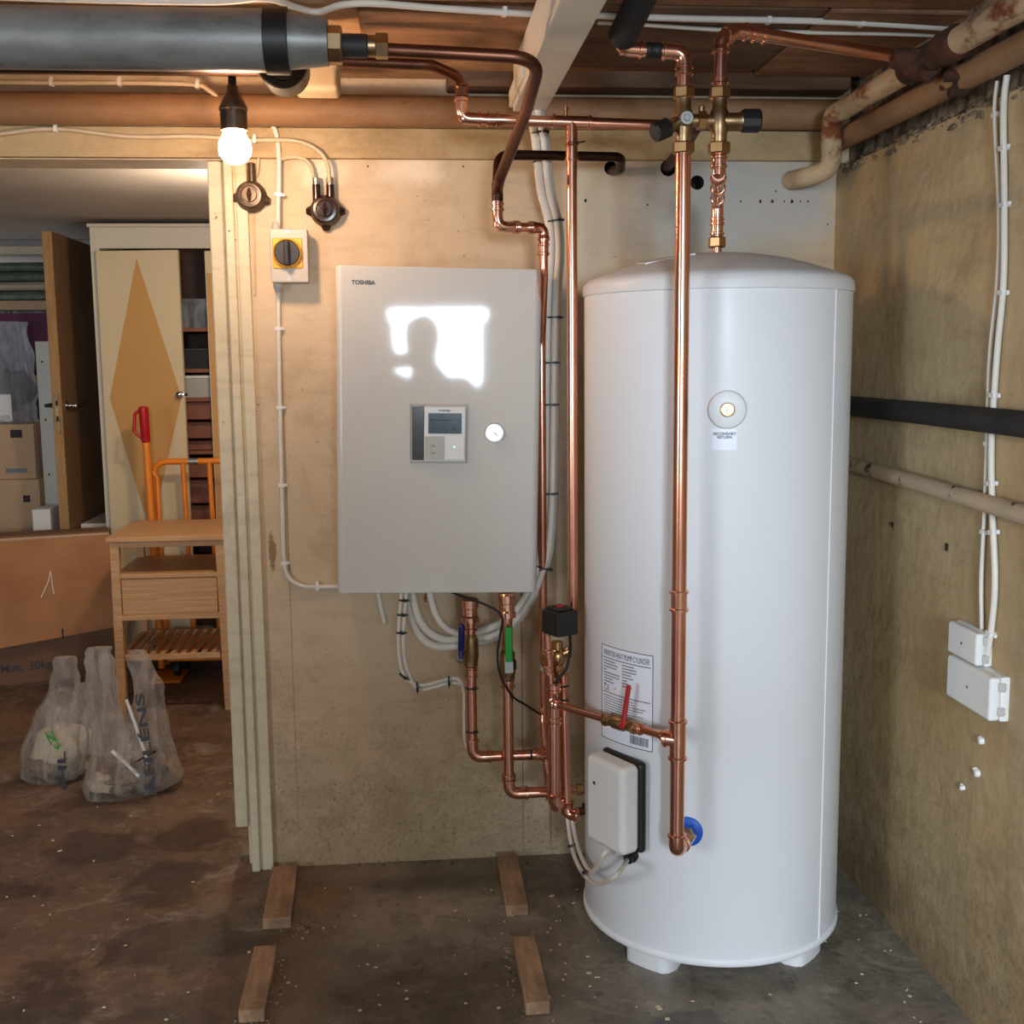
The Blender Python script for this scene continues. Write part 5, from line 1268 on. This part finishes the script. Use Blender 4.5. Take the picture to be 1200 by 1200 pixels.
# ------------------------------------------------------------------ orange trolley and sack truck
ot = thing('platform_trolley', 'orange steel platform trolley with a barred push handle behind the bamboo table', 'trolley', (-.82, 4.75, 0))
Yt = 4.69
A = P(181, 560, Yt); B_ = P(266, 541, Yt); z_t = P(200, 541, Yt).z; xl = A.x; xr = xl + .46
MB().tube(fillet([(xl + .02, Yt, .10), (xl, Yt, z_t), (xr, Yt, z_t), (xr, Yt, .10)], .05), .0125, 14).build('handle_frame', M['orange'], ot)
for px in (215, 246):
    x_ = P(px, 560, Yt).x; MB().tube([V((x_, Yt, z_t)), V((x_ + .012, Yt, .10))], .010, 12).build('upright_bar', M['orange'], ot)
x_ = (P(225, 541, Yt).x); MB().lathe((x_ - .015, Yt, z_t), (1, 0, 0), [(0, .0133), (.04, .0133)], 14).build('worn_patch', M['steel'], ot)
MB().rbox(xl + .04, xr + .03, 4.57, 4.77, .075, .105, .006, 2).build('deck', M['orange'], ot)
MB().rbox(xl + .15, xl + .36, 4.585, 4.64, .105, .108, .001, 1).build('warning_label', M['dark'], ot)
MB().rbox(xl + .20, xl + .34, 4.588, 4.637, .108, .110, .001, 1).build('paper_sticker', M['junk_pale'], ot)
MB().rbox(xl + .02, xr, 4.67, 4.71, .105, .16, .003, 1).build('handle_socket', M['orange'], ot)
for x_ in (xl + .07, xr - .01):
    for y_ in (4.62, 4.73): MB().lathe((x_ - .012, y_, .037), (1, 0, 0), [(0, .030), (.002, .037), (.022, .037), (.024, .030)], 18).build('castor_wheel', M['rubber'], ot)
ht = thing('sack_truck', 'orange sack truck pole with a red looped hand grip leaning behind the table', 'trolley', (-.98, 4.62, 0))
Yh = 4.62
s0 = P(171, 516, Yh); s1_ = P(190, 790, Yh); s1_.z = .04
MB().tube([s0, s1_], .0145, 14).build('pole', M['orange'], ht)
s2_ = P(184, 560, Yh + .06); s3 = P(197, 790, Yh + .06); s3.z = .04
MB().tube([P(179, 553, Yh + .06), s2_, s3], .0105, 12).build('pole', M['orange'], ht)
MB().rbox(s1_.x - .05, s1_.x + .09, Yh - .10, Yh + .08, .0, .012, .003, 1).build('toe_plate', M['orange'], ht)
for x_ in (s1_.x - .05, s1_.x + .06): MB().lathe((x_, Yh + .10, .055), (1, 0, 0), [(0, .045), (.003, .055), (.027, .055), (.03, .045)], 20).build('wheel', M['rubber'], ht)
MB().tube([s1_ + V((0, .0, .01)), V((s1_.x, Yh + .10, .055))], .012, 10).tube([V((s1_.x - .05, Yh + .10, .055)), V((s1_.x + .09, Yh + .10, .055))], .008, 10).build('axle', M['steel'], ht)
r0 = P(168, 478, Yh); r1 = P(171, 517, Yh)
MB().tube([r0 + V((0, 0, .006)), r0, r1, r1 - V((0, 0, .006))], [.012, .019, .018, .014], 14).build('hand_grip', M['red'], ht)
MB().tube(fillet([r0 + V((-.004, 0, 0)), P(158, 485, Yh), P(157, 506, Yh), r1 + V((-.004, 0, .004))], .02), .0065, 10).build('grip_loop', M['red'], ht)

# ------------------------------------------------------------------ big cardboard box with hanging flap, flattened cardboard
cbx = thing('cardboard_box', 'large brown cardboard box on the floor with its lit front flap hanging down', 'box', (-1.9, 4.9, 0))
bl0, br0 = PZ(0, 803, 0), PZ(137, 789, 0)
dx_ = (br0 - bl0).normalized(); bl0 = bl0 - dx_ * .45; nx = V((-dx_.y, dx_.x, 0)); 
if nx.y < 0: nx = -nx
Wb = (br0 - bl0).length; zt2 = P(60, 627, 4.62).z - .012
def side(a, b, m, nm, z0=0, z1=zt2, th=.006):
    d_ = (b - a).normalized(); n_ = V((-d_.y, d_.x, 0)); c_ = (a + b) / 2 + V((0, 0, (z0 + z1) / 2))
    return MB().obox(c_, d_, n_, V((0, 0, 1)), (b - a).length / 2, th / 2, (z1 - z0) / 2).build(nm, m, cbx, smooth=0)
bk = nx * .12
fr_ = side(bl0, br0, M['cardboard_shade'], 'front_wall'); side(bl0 + bk, br0 + bk, M['cardboard_shade'], 'back_wall'); side(bl0, bl0 + bk, M['cardboard_shade'], 'side_wall'); side(br0, br0 + bk, M['cardboard_shade'], 'side_wall')
# front flap hanging, slightly away from the wall
f0 = bl0 + V((0, 0, zt2)); f1_ = br0 + V((0, 0, zt2)); out = -nx
fb1 = f1_ + out * .05; fb1.z = P(130, 735, 4.66).z; zl_ = P(5, 762, 4.53).z; fb0 = f0 + out * .08; fb0.z = zl_ - (fb1.z - zl_) / (br0 - bl0).length * .45 * 1.4
fm = MB().hexa([fb0, fb1, fb1 + nx * .006, fb0 + nx * .006, f0 + out * .006, f1_ + out * .006, f1_ + out * .0, f0 + out * .0]); fm.build('hanging_flap', M['cardboard'], cbx, smooth=0)
MB().tube([f0 + out * .004, f1_ + out * .004], .007, 6).build('folded_edge', M['cardboard_pale'], cbx)
MB().hexa([f0 + V((0, 0, .0)), f1_ + V((0, 0, .0)), f1_ + nx * .12, f0 + nx * .12, f0 + V((0, 0, .016)), f1_ + V((0, 0, .012)), f1_ + nx * .12 + V((0, 0, .012)), f0 + nx * .12 + V((0, 0, .016))]).build('top_flap', M['cardboard_shade'], cbx, smooth=0)
tx = MB(); o_ = bl0 + dx_ * .40 + out * .0045 + V((0, 0, .07))
add_text(tx, 'Max. 30kg', .046, lambda u, v: bl0 + dx_ * (.455 + u) + out * .0045 + V((0, 0, .052 + v)), bold=True)
tx.build('lettering', M['ink'], fr_, smooth=0)
for u in (.30, .78): 
    c_ = fb0 + (fb1 - fb0) * u + (f0 - fb0) * .03 + out * .004; MB().obox(c_, dx_, out, V((0, 0, 1)), .003, .002, .02).build('slot', M['dark'], cbx, smooth=0)
# plastic string on the flap
fp0 = lambda u, v: f0 + (f1_ - f0) * u + ((fb0 + (fb1 - fb0) * u) - (f0 + (f1_ - f0) * u)) * v + out * .006
MB().tube(spline([fp0(.70, .58), fp0(.735, .42), fp0(.745, .33), fp0(.75, .50), fp0(.755, .56)], 5), .0018, 6).build('string', M['white_pl'], cbx)

# ------------------------------------------------------------------ wardrobe with painted lozenge door
WY0 = 4.86
wx0 = P(112, 400, WY0).x; wx1 = -.30; wz1 = P(110, 262, WY0).z; wz1 = min(wz1, BZ - .008)
wd_ = thing('wardrobe', 'tall cream wardrobe with an ochre lozenge painted on its half-open door', 'wardrobe', (-.9, 5.1, 0))
MB().rbox(wx0, wx0 + .02, WY0, WY0 + .48, 0, wz1 - .012, .001, 1).build('side_panel', M['ward_white'], wd_)
MB().rbox(wx1 - .02, wx1, WY0, WY0 + .48, 0, wz1 - .012, .001, 1).build('side_panel', M['ward_white'], wd_)
MB().rbox(wx0 + .02, wx1 - .02, WY0 + .46, WY0 + .48, 0, wz1 - .012, .001, 1).build('back_panel', M['ward_in'], wd_)
MB().rbox(wx0 - .008, wx1 + .008, WY0 - .012, WY0 + .48, wz1 - .014, wz1, .002, 1).build('cornice', M['ward_white'], wd_)
xs0 = P(118, 400, WY0).x; zh = P(170, 291, WY0).z
MB().rbox(wx0 + .02, wx1 - .02, WY0 + .001, WY0 + .02, zh, wz1 - .014, .001, 1).build('header_board', M['ward_white'], wd_)
MB().rbox(wx0 + .02, wx0 + .035, WY0 + .001, WY0 + .02, 0, zh, .001, 1).build('front_stile', M['ward_white'], wd_)
MB().rbox(wx0 + .02, wx1 - .02, WY0 + .02, WY0 + .46, .03, .05, .001, 1).build('bottom_board', M['ward_white'], wd_)
# ajar door hinged at the left, swung a little towards us
hx = P(120, 400, WY0).x; dW = P(219, 400, WY0).x - hx
ang = radians(-7); mdw = Matrix.Translation((hx, WY0 - .003, 0)) @ Matrix.Rotation(ang, 4, 'Z')
dW = dW / cos(ang) * .985
wdr = part_mw(MB().rbox(0, dW, -.022, 0, .04, zh - .012, .002, 1), mdw, 'door', M['ward_door'], wd_)
zc_ = P(170, 466, WY0).z; hz = (zh - .012) - zc_ - .03
q = [(dW * .50, zc_ + hz), (dW * .965, zc_ + .0), (dW * .50, zc_ - hz), (dW * .08, zc_)]
dm = MB(); dm.v = [V((x, -.0228, z)) for x, z in q] + [V((x, -.020, z)) for x, z in q]
for f in ((3, 2, 1, 0), (4, 5, 6, 7), (0, 1, 5, 4), (1, 2, 6, 5), (2, 3, 7, 6), (3, 0, 4, 7)): dm.face(list(f))
part_mw(dm, mdw, 'painted_lozenge', M['diamond'], wdr, smooth=0)
kz = P(218, 462, WY0).z
part_mw(MB().lathe((dW - .014, -.022, kz), (0, -1, 0), [(0, .014), (.004, .014), (.006, .007), (.016, .007), (.020, .013), (.026, .014), (.030, .008), (.034, .001)], 18), mdw, 'door_knob', M['chrome'], wdr)
part_mw(MB().lathe((dW - .002, -.012, kz), (1, 0, 0), [(0, .006), (.010, .006)], 10), mdw, 'latch', M['dark'], wdr)
xr0 = P(245, 400, WY0).x
rd = MB().rbox(xr0, wx1 - .004, WY0 - .022, WY0 - .002, .04, zh - .012, .002, 1).build('door', M['ward_door'], wd_)
MB().rbox(xr0 + .004, wx1 - .1, WY0 - .0226, WY0 - .021, .3, zh - .1, .0003, 1).build('painted_lozenge', M['diamond'], rd)
# shelves and what stands on them, seen in the gap
gx0, gx1 = wx0 + .022, wx1 - .022
sz = [P(232, y, WY0 + .03).z for y in (384, 432, 466, 528)]
for z in sz: MB().rbox(gx0, gx1, WY0 + .025, WY0 + .455, z - .016, z, .001, 1).build('shelf', M['drawer_in'], wd_)
gxa, gxb = P(224, 400, WY0).x - .10, P(247, 400, WY0).x + .06
items = [(350, 384, M['clear'], 'storage_tub', 'clear plastic tub on the top shelf inside the wardrobe'), (408, 430, M['dark'], 'toolbox', 'dark toolbox on the second shelf inside the wardrobe'),
         (440, 464, M['grey_pl'], 'storage_tub', 'grey tray on the third shelf inside the wardrobe')]
def tub(name, label, cat, x0, x1, y0, y1, z0, z1, m, lid=None):
    t_ = thing(name, label, cat, ((x0 + x1) / 2, (y0 + y1) / 2, z0))
    i = .06 * (x1 - x0); mb = MB()
    mb.hexa([(x0 + i, y0 + i, z0), (x1 - i, y0 + i, z0), (x1 - i, y1 - i, z0), (x0 + i, y1 - i, z0), (x0, y0, z1 - .012), (x1, y0, z1 - .012), (x1, y1, z1 - .012), (x0, y1, z1 - .012)])
    mb.build('tub_body', m, t_, smooth=0); MB().rbox(x0 - .004, x1 + .004, y0 - .004, y1 + .004, z1 - .012, z1, .002, 1).build('tub_lid', lid or m, t_); return t_
for i, (y0, y1, m, nm, lb) in enumerate(items):
    tub(nm, lb, 'container', gxa, gxb, WY0 + .05, WY0 + .30, sz[i], P(232, y0, WY0 + .05).z, m, M['white_pl'] if i == 2 else None)
for i, (y0, y1) in enumerate(((470, 492), (494, 514), (516, 530), (536, 560), (562, 590), (592, 616))):
    z1 = P(234, y0, WY0 + .03).z; z0 = P(234, y1, WY0 + .03).z
    if i < 3: z0 = max(z0, sz[3] + .001)
    dr = MB().rbox(gxa, gxb + .05, WY0 + .035, WY0 + .40, z0, z1 - .004, .003, 1).build('inner_drawer', M['drawer_in'], wd_)
    MB().rbox(gxa + .06, gxb - .0, WY0 + .028, WY0 + .036, z1 - .014, z1 - .006, .001, 1).build('drawer_lip', M['ward_in'], dr)
tub('paper_bundle', 'white bundle between the lower drawers inside the wardrobe', 'papers', gxa + .10, gxb - .02, WY0 + .006, WY0 + .026, 0.05, .08, M['white_pl'])

# ------------------------------------------------------------------ open room door
od_ = struct('door_1', MB().rbox(-1.460, -1.424, 4.900, 5.670, .012, P(60, 271, 4.9).z, .002, 1), M['door_wood'])
BASE[od_] = Matrix.Translation(od_.location)
MB().rbox(-1.461, -1.423, 4.891, 4.901, .012, P(60, 271, 4.9).z, .001, 1).build('bare_edge_strip', M['door_edge'], od_)
hz_ = P(60, 476, 4.89).z
lp = MB().rbox(-1.452, -1.432, 4.888, 4.892, hz_ - .115, hz_ + .055, .001, 1).build('lock_plate', M['brass_dull'], od_)
for dz in (.012, -.052): MB().rbox(-1.447, -1.437, 4.886, 4.891, hz_ + dz - .010, hz_ + dz + .010, .001, 1).build('lock_opening', M['dark'], od_)
MB().lathe((-1.423, 4.95, hz_), (1, 0, 0), [(0, .018), (.004, .018), (.005, .009), (.04, .008)], 14).build('handle_rose', M['chrome'], od_)
MB().tube(fillet([(-1.357, 4.865, hz_), (-1.352, 4.90, hz_), (-1.352, 4.985, hz_ + .012)], .01), [.008] * 9 + [.010], 10).build('door_handle', M['chrome'], od_) if False else MB().tube([V((-1.385, 4.947, hz_)), V((-1.381, 4.985, hz_)), V((-1.381, 5.07, hz_ + .010))], [.008, .007, .011], 10).build('door_handle', M['chrome'], od_)
MB().tube([V((-1.461, 4.95, hz_)), V((-1.503, 4.95, hz_)), V((-1.506, 5.045, hz_))], [.008, .008, .008], 10).build('door_handle', M['dark'], od_)
stb = thing('low_step_board', 'pale wooden board lying between the open door and the wardrobe', 'board', P(105, 610, 5.1))
q = P(85, 616, 4.95); qz = q.z
MB().rbox(P(86, 616, 5.0).x + .03, wx0 - .004, 5.0, 5.60, qz - .02, qz, .002, 1).build('board', M['trunk'], stb)
MB().rbox(P(86, 616, 5.0).x + .05, wx0 - .02, 5.02, 5.58, 0, qz - .02, .002, 1).build('board_box', M['cardboard_shade'], stb)

# ------------------------------------------------------------------ shelves and storage seen through the far doorway
SY = 5.86
rk = thing('storage_rack', 'steel-framed storage rack beyond the far doorway at the left', 'shelf', (-2.0, 6.1, 0))
for x in (-2.75, -1.36):
    for y in (SY, SY + .5): MB().rbox(x, x + .03, y, y + .03, 0, 1.78, .001, 1).build('rack_post', M['ward_white'], rk)
rz = [P(30, y, SY).z for y in (352, 440, 540)]
for z in rz: MB().rbox(-2.74, -1.34, SY + .005, SY + .525, z - .045, z, .002, 1).build('rack_shelf', M['cardboard_pale'], rk)
for i in range(4):
    z0 = rz[0] + .004 + i * .046; o = MB(); x0, x1 = -2.65 + .02 * i, -1.40 - .02 * (i % 2)
    K = 24; hts = .040
    for k in range(K + 1):
        x = x0 + (x1 - x0) * k / K
        dz = noise.noise(V((x * 4, i * 3.1, 0))) * .007 
        o.v += [V((x, SY + .01 + dz, z0)), V((x, SY - .005 + dz, z0 + hts * .5)), V((x, SY + .012 + dz, z0 + hts + min(dz, 0))), V((x, SY + .44, z0 + hts + min(dz, 0))), V((x, SY + .44, z0))]
    for k in range(K):
        for j in range(5): o.face([k * 5 + j, k * 5 + (j + 1) % 5, (k + 1) * 5 + (j + 1) % 5, (k + 1) * 5 + j])
    o.face([4, 3, 2, 1, 0]); o.face([K * 5 + j for j in range(5)])
    fo = o.build('folded_blanket', M['sheet_green'] if i != 1 else M['junk_pale'], smooth=60, origin=(-2.0, SY + .2, z0))
    tag(fo, ('grey-green folded blanket, lowest on the rack beyond the doorway', 'pale folded sheet, second from below on the rack', 'grey-green folded blanket, third from below on the rack', 'grey-green folded blanket, topmost on the rack beyond the doorway')[i], 'blanket', 'folded blankets on the rack')
def cbox(name, label, x0, x1, y0, y1, z0, z1, m, cat='box', tape=True, marks=()):
    t_ = thing(name, label, cat, ((x0 + x1) / 2, (y0 + y1) / 2, z0)); MB().rbox(x0, x1, y0, y1, z0, z1, .003, 1).build('box_body', m, t_)
    if tape: MB().rbox((x0 + x1) / 2 - .025, (x0 + x1) / 2 + .025, y0 - .001, y1 + .001, z1 - .05, z1 + .001, .0005, 1).build('sealing_tape', M['cardboard_pale'], t_)
    for (a, b, c_, d_, mm) in marks: MB().rbox(a, b, y0 - .0015, y0 + .001, c_, d_, .0004, 1).build('printed_mark', mm, t_)
    return t_
pl = tub('purple_bedding_bin', 'clear lidded bin of purple cloth on the rack behind the open door', 'container', -2.3, P(56, 400, SY).x, SY + .02, SY + .45, rz[1] + .001, P(30, 364, SY).z, M['purple'], M['clear'])
cbox('moving_box', 'brown cardboard box on the lower rack shelf, mostly hidden by the stack in front', -2.4, P(52, 470, SY).x, SY + .03, SY + .4, rz[2] + .001, rz[1] - .06, M['cardboard'])
cbox('dark_case', 'small black case on the lower rack shelf beside the door', P(33, 470, SY).x, P(47, 470, SY).x + .02, SY - .0, SY + .028, rz[2] + .001, P(40, 454, SY).z, M['dark'], 'case', False)
BY = 5.25
zb_1 = P(20, 497, BY).z; zb_2 = P(20, 562, BY).z; xb_r = P(41, 530, BY).x
Lx = -2.15
cbox('moving_box', 'brown cardboard box, upper of the front stack left of the open door', Lx, xb_r - .0, BY, BY + .34, zb_2 + .001, zb_1, M['cardboard_pale'], marks=((xb_r - .10, xb_r - .05, zb_1 - .06, zb_1 - .025, M['dark']), (xb_r - .13, xb_r - .04, zb_2 + .03, zb_2 + .05, M['ink_grey'])))
cbox('moving_box', 'paler cardboard box, second from the top of the front stack', Lx, xb_r + .012, BY - .01, BY + .34, zb_2 - .29, zb_2, M['cardboard_pale'], marks=((xb_r - .30, xb_r - .24, zb_2 - .06, zb_2 - .04, M['white_pl']), (xb_r - .06, xb_r - .03, zb_2 - .10, zb_2 - .07, M['dark'])))
cbox('moving_box', 'cardboard box at the bottom of the front stack, hidden behind the large box', Lx, xb_r + .01, BY, BY + .34, 0, zb_2 - .291, M['cardboard'])
# clear sack of cloth on top
sk = thing('clear_storage_sack', 'clear plastic sack of grey bedding on top of the front box stack', 'bag', ((Lx + xb_r) / 2, BY + .17, zb_1))
mb = MB(); K = 16; n = 36; zt3 = P(20, 376, BY).z; cx = (Lx + xb_r) / 2 - .02; 
for k in range(K + 1):
    u = k / K; z = zb_1 + .001 + (zt3 - zb_1) * u; hw = ((xb_r - Lx) / 2 - .02) * (1 - .12 * u) ; hd = .15 * (1 - .35 * u)
    for j in range(n):
        a = 2 * pi * j / n; s_ = 1 + noise.noise(V((cos(a) * 3, sin(a) * 3, z * 9))) * .16
        e = .6; mb.v.append(V((cx + math.copysign(abs(cos(a)) ** e, cos(a)) * hw * s_, BY + .17 + math.copysign(abs(sin(a)) ** e, sin(a)) * hd * s_, z)))
for k in range(K):
    for j in range(n): c = (j + 1) % n; mb.face([k * n + j, k * n + c, (k + 1) * n + c, (k + 1) * n + j])
mb.face([K * n + j for j in range(n)]); mb.face(list(range(n))[::-1])
mb.build('sack_film', M['clear'], sk, smooth=60)
MB().sphere((cx, BY + .17, zb_1 + .145), .135, (1.5, .7, .85), 3, .4, 4).build('grey_bedding', M['ink_grey'], sk, smooth=60)
MB().rbox(cx - .05, cx + .17, BY + .03, BY + .035, zb_1 + .01, zb_1 + .13, .001, 1).build('white_sheet', M['white_pl'], sk)
# leaning board and small white panel by the door
lb_ = thing('leaning_board', 'narrow pale board with drill holes standing behind the open door edge', 'board', (-1.5, 5.4, 0))
xa, xb2 = P(44, 450, 5.3).x, P(57, 450, 5.3).x
zt4 = P(50, 400, 5.3).z
MB().rbox(xa, xb2 + .02, 5.30, 5.318, 0, zt4, .001, 1).build('board', M['trunk'], lb_)
for y_ in (424, 492, 556): MB().lathe((xa + .025, 5.301, P(50, y_, 5.3).z), (0, -1, 0), [(0, .005), (.0015, .005)], 8).build('drill_hole', M['dark'], lb_)
wp_ = thing('white_carton', 'small white carton on the floor stack between the boxes and the open door', 'box', (-1.55, 5.0, 0))
xa, xb2 = P(38, 610, 4.93).x, P(62, 610, 4.93).x - .01; z1_ = P(50, 597, 4.93).z
MB().rbox(xa, xb2, 4.93, 5.07, z1_ - .13, z1_, .002, 1).build('carton_body', M['white_pl'], wp_)
MB().rbox(xa - .005, xb2 + .002, 4.925, 5.08, 0, z1_ - .13, .002, 1).build('support_carton', M['cardboard_shade'], wp_)

# ------------------------------------------------------------------ the person taking the picture, mirrored dimly in the cabinet
def person(joints, edges, name, label, mat, parts):
    t_ = thing(name, label, 'person', (joints['pelvis'][0].x, joints['pelvis'][0].y, 0))
    for pn, keys, mt in parts:
        ks = [k for k in joints if k in keys]; me = bpy.data.meshes.new(pn)
        me.from_pydata([BASE[t_].inverted() @ joints[k][0] for k in ks], [(ks.index(a), ks.index(b)) for a, b in edges if a in ks and b in ks], [])
        o = bpy.data.objects.new(pn, me); COL.objects.link(o); o.parent = t_
        sk_ = o.modifiers.new('skin', 'SKIN')
        for v, k in zip(me.skin_vertices[0].data, ks): v.radius = (joints[k][1], joints[k][1] if len(joints[k]) < 3 else joints[k][2])
        for i, k in enumerate(ks): me.skin_vertices[0].data[i].use_root = (k in ('pelvis', 'head'))
        sb_ = o.modifiers.new('smooth', 'SUBSURF'); sb_.levels = 2; sb_.render_levels = 2
        me2 = bpy.data.meshes.new_from_object(o.evaluated_get(bpy.context.evaluated_depsgraph_get())); o.modifiers.clear(); o.data = me2
        me2.materials.clear(); me2.materials.append(mt)
        for p in me2.polygons: p.use_smooth = True
    return t_
hd_ = V((P(494, 384, 5.45).x, -.34, P(494, 388, 5.45).z - .045))
hx_, hz2 = hd_.x, hd_.z
J = {'pelvis': (V((hx_ + .03, -.62, .52)), .15, .12), 'waist': (V((hx_ + .03, -.60, .72)), .14, .11), 'chest': (V((hx_ + .02, -.50, .98)), .17, .12), 'neckbase': (V((hx_ + .01, -.40, hz2 - .17)), .080),
     'shl': (V((hx_ - .17, -.44, hz2 - .16)), .066), 'shr': (V((hx_ + .20, -.44, hz2 - .18)), .066),
     'ell': (V((hx_ - .25, -.30, hz2 - .42)), .055), 'elr': (V((hx_ + .26, -.30, hz2 - .46)), .052),
     'wrl': (V((-.14, -.13, H - .07)), .032), 'wrr': (V((.15, -.13, H - .07)), .032),
     'hipl': (V((hx_ - .09, -.62, .48)), .095), 'hipr': (V((hx_ + .15, -.62, .48)), .095),
     'knl': (V((hx_ - .20, -.22, .52)), .070), 'knr': (V((hx_ + .20, -.45, .09)), .070),
     'anl': (V((hx_ - .18, -.34, .09)), .045), 'anr': (V((hx_ + .18, -.92, .09)), .045),
     'tol': (V((hx_ - .18, -.14, .04)), .038), 'tor': (V((hx_ + .18, -1.0, .04)), .036),
     'neck': (V((hx_, -.37, hz2 - .14)), .055), 'head': (V((hx_, -.34, hz2 - .02)), .082, .098), 'crown': (V((hx_, -.35, hz2 + .07)), .070, .085)}
EDG = [('pelvis', 'waist'), ('waist', 'chest'), ('chest', 'neckbase'), ('chest', 'shl'), ('chest', 'shr'), ('shl', 'ell'), ('shr', 'elr'), ('ell', 'wrl'), ('elr', 'wrr'),
       ('pelvis', 'hipl'), ('pelvis', 'hipr'), ('hipl', 'knl'), ('hipr', 'knr'), ('knl', 'anl'), ('knr', 'anr'), ('anl', 'tol'), ('anr', 'tor'), ('neck', 'head'), ('head', 'crown')]
M['clothes'] = plain('dark_work_clothes', (52, 54, 60), .9, var=.2)
M['skin'] = plain('skin', (196, 150, 124), .55)
M['hair'] = plain('brown_hair', (62, 44, 32), .8)
pr = person(J, EDG, 'person', 'person in dark clothes kneeling and holding a phone, seen only as a dim reflection', None,
            [('clothed_body', ('pelvis', 'waist', 'chest', 'neckbase', 'shl', 'shr', 'ell', 'elr', 'wrl', 'wrr', 'hipl', 'hipr', 'knl', 'knr', 'anl', 'anr', 'tol', 'tor'), M['clothes']),
             ('head', ('neck', 'head', 'crown'), M['skin'])])
fc = MB(); hc = V((hx_, -.34, hz2))
MB().sphere(hc + V((0, .092, -.015)), .016, (.8, 1.1, 1.3), 2).build('nose', M['skin'], pr)
for k in (-1, 1):
    MB().sphere(hc + V((k * .085, -.005, -.01)), .022, (.35, .7, 1.2), 2).build('ear', M['skin'], pr)
    MB().sphere(hc + V((k * .032, .078, .015)), .010, (1.2, .6, .7), 2).build('eye', M['white_pl'], pr)
MB().sphere(hc + V((0, .080, -.055)), .018, (1.3, .5, .35), 2).build('mouth', M['red'], pr)
MB().sphere(hc + V((0, -.028, .045)), .094, (.98, 1.05, .92), 3, .08, 3).build('hair', M['hair'], pr)
for k, wk in ((-1, 'wrl'), (1, 'wrr')):
    w0 = J[wk][0]; pc = V((k * .088, -.085, H - .03))
    hm = MB().tube([w0, w0 + (pc - w0) * .5, pc], [.026, .034, .030], 12)
    for i in range(4):
        zf = H + .025 - i * .020; hm.tube(spline([pc + V((0, .005, .03 - i * .018)), V((k * .096, -.050, zf)), V((k * .082, -.028, zf)), V((k * (.070 + .003 * i), -.030, zf))], 4), [.0095] * 8 + [.0085] * 5, 8)
    hm.tube(spline([pc + V((0, -.01, .02)), V((k * .085, -.085, H + .02)), V((k * .062, -.062, H + .012))], 4), .010, 8)
    hm.build('hand', M['skin'], pr)
ph = thing('phone', 'dark phone held level in both hands in front of the face', 'phone', (0, -.05, H - .038))
MB().rbox(-.080, .080, -.060, -.052, H - .038, H + .038, .003, 2).build('phone_body', M['dark'], ph)
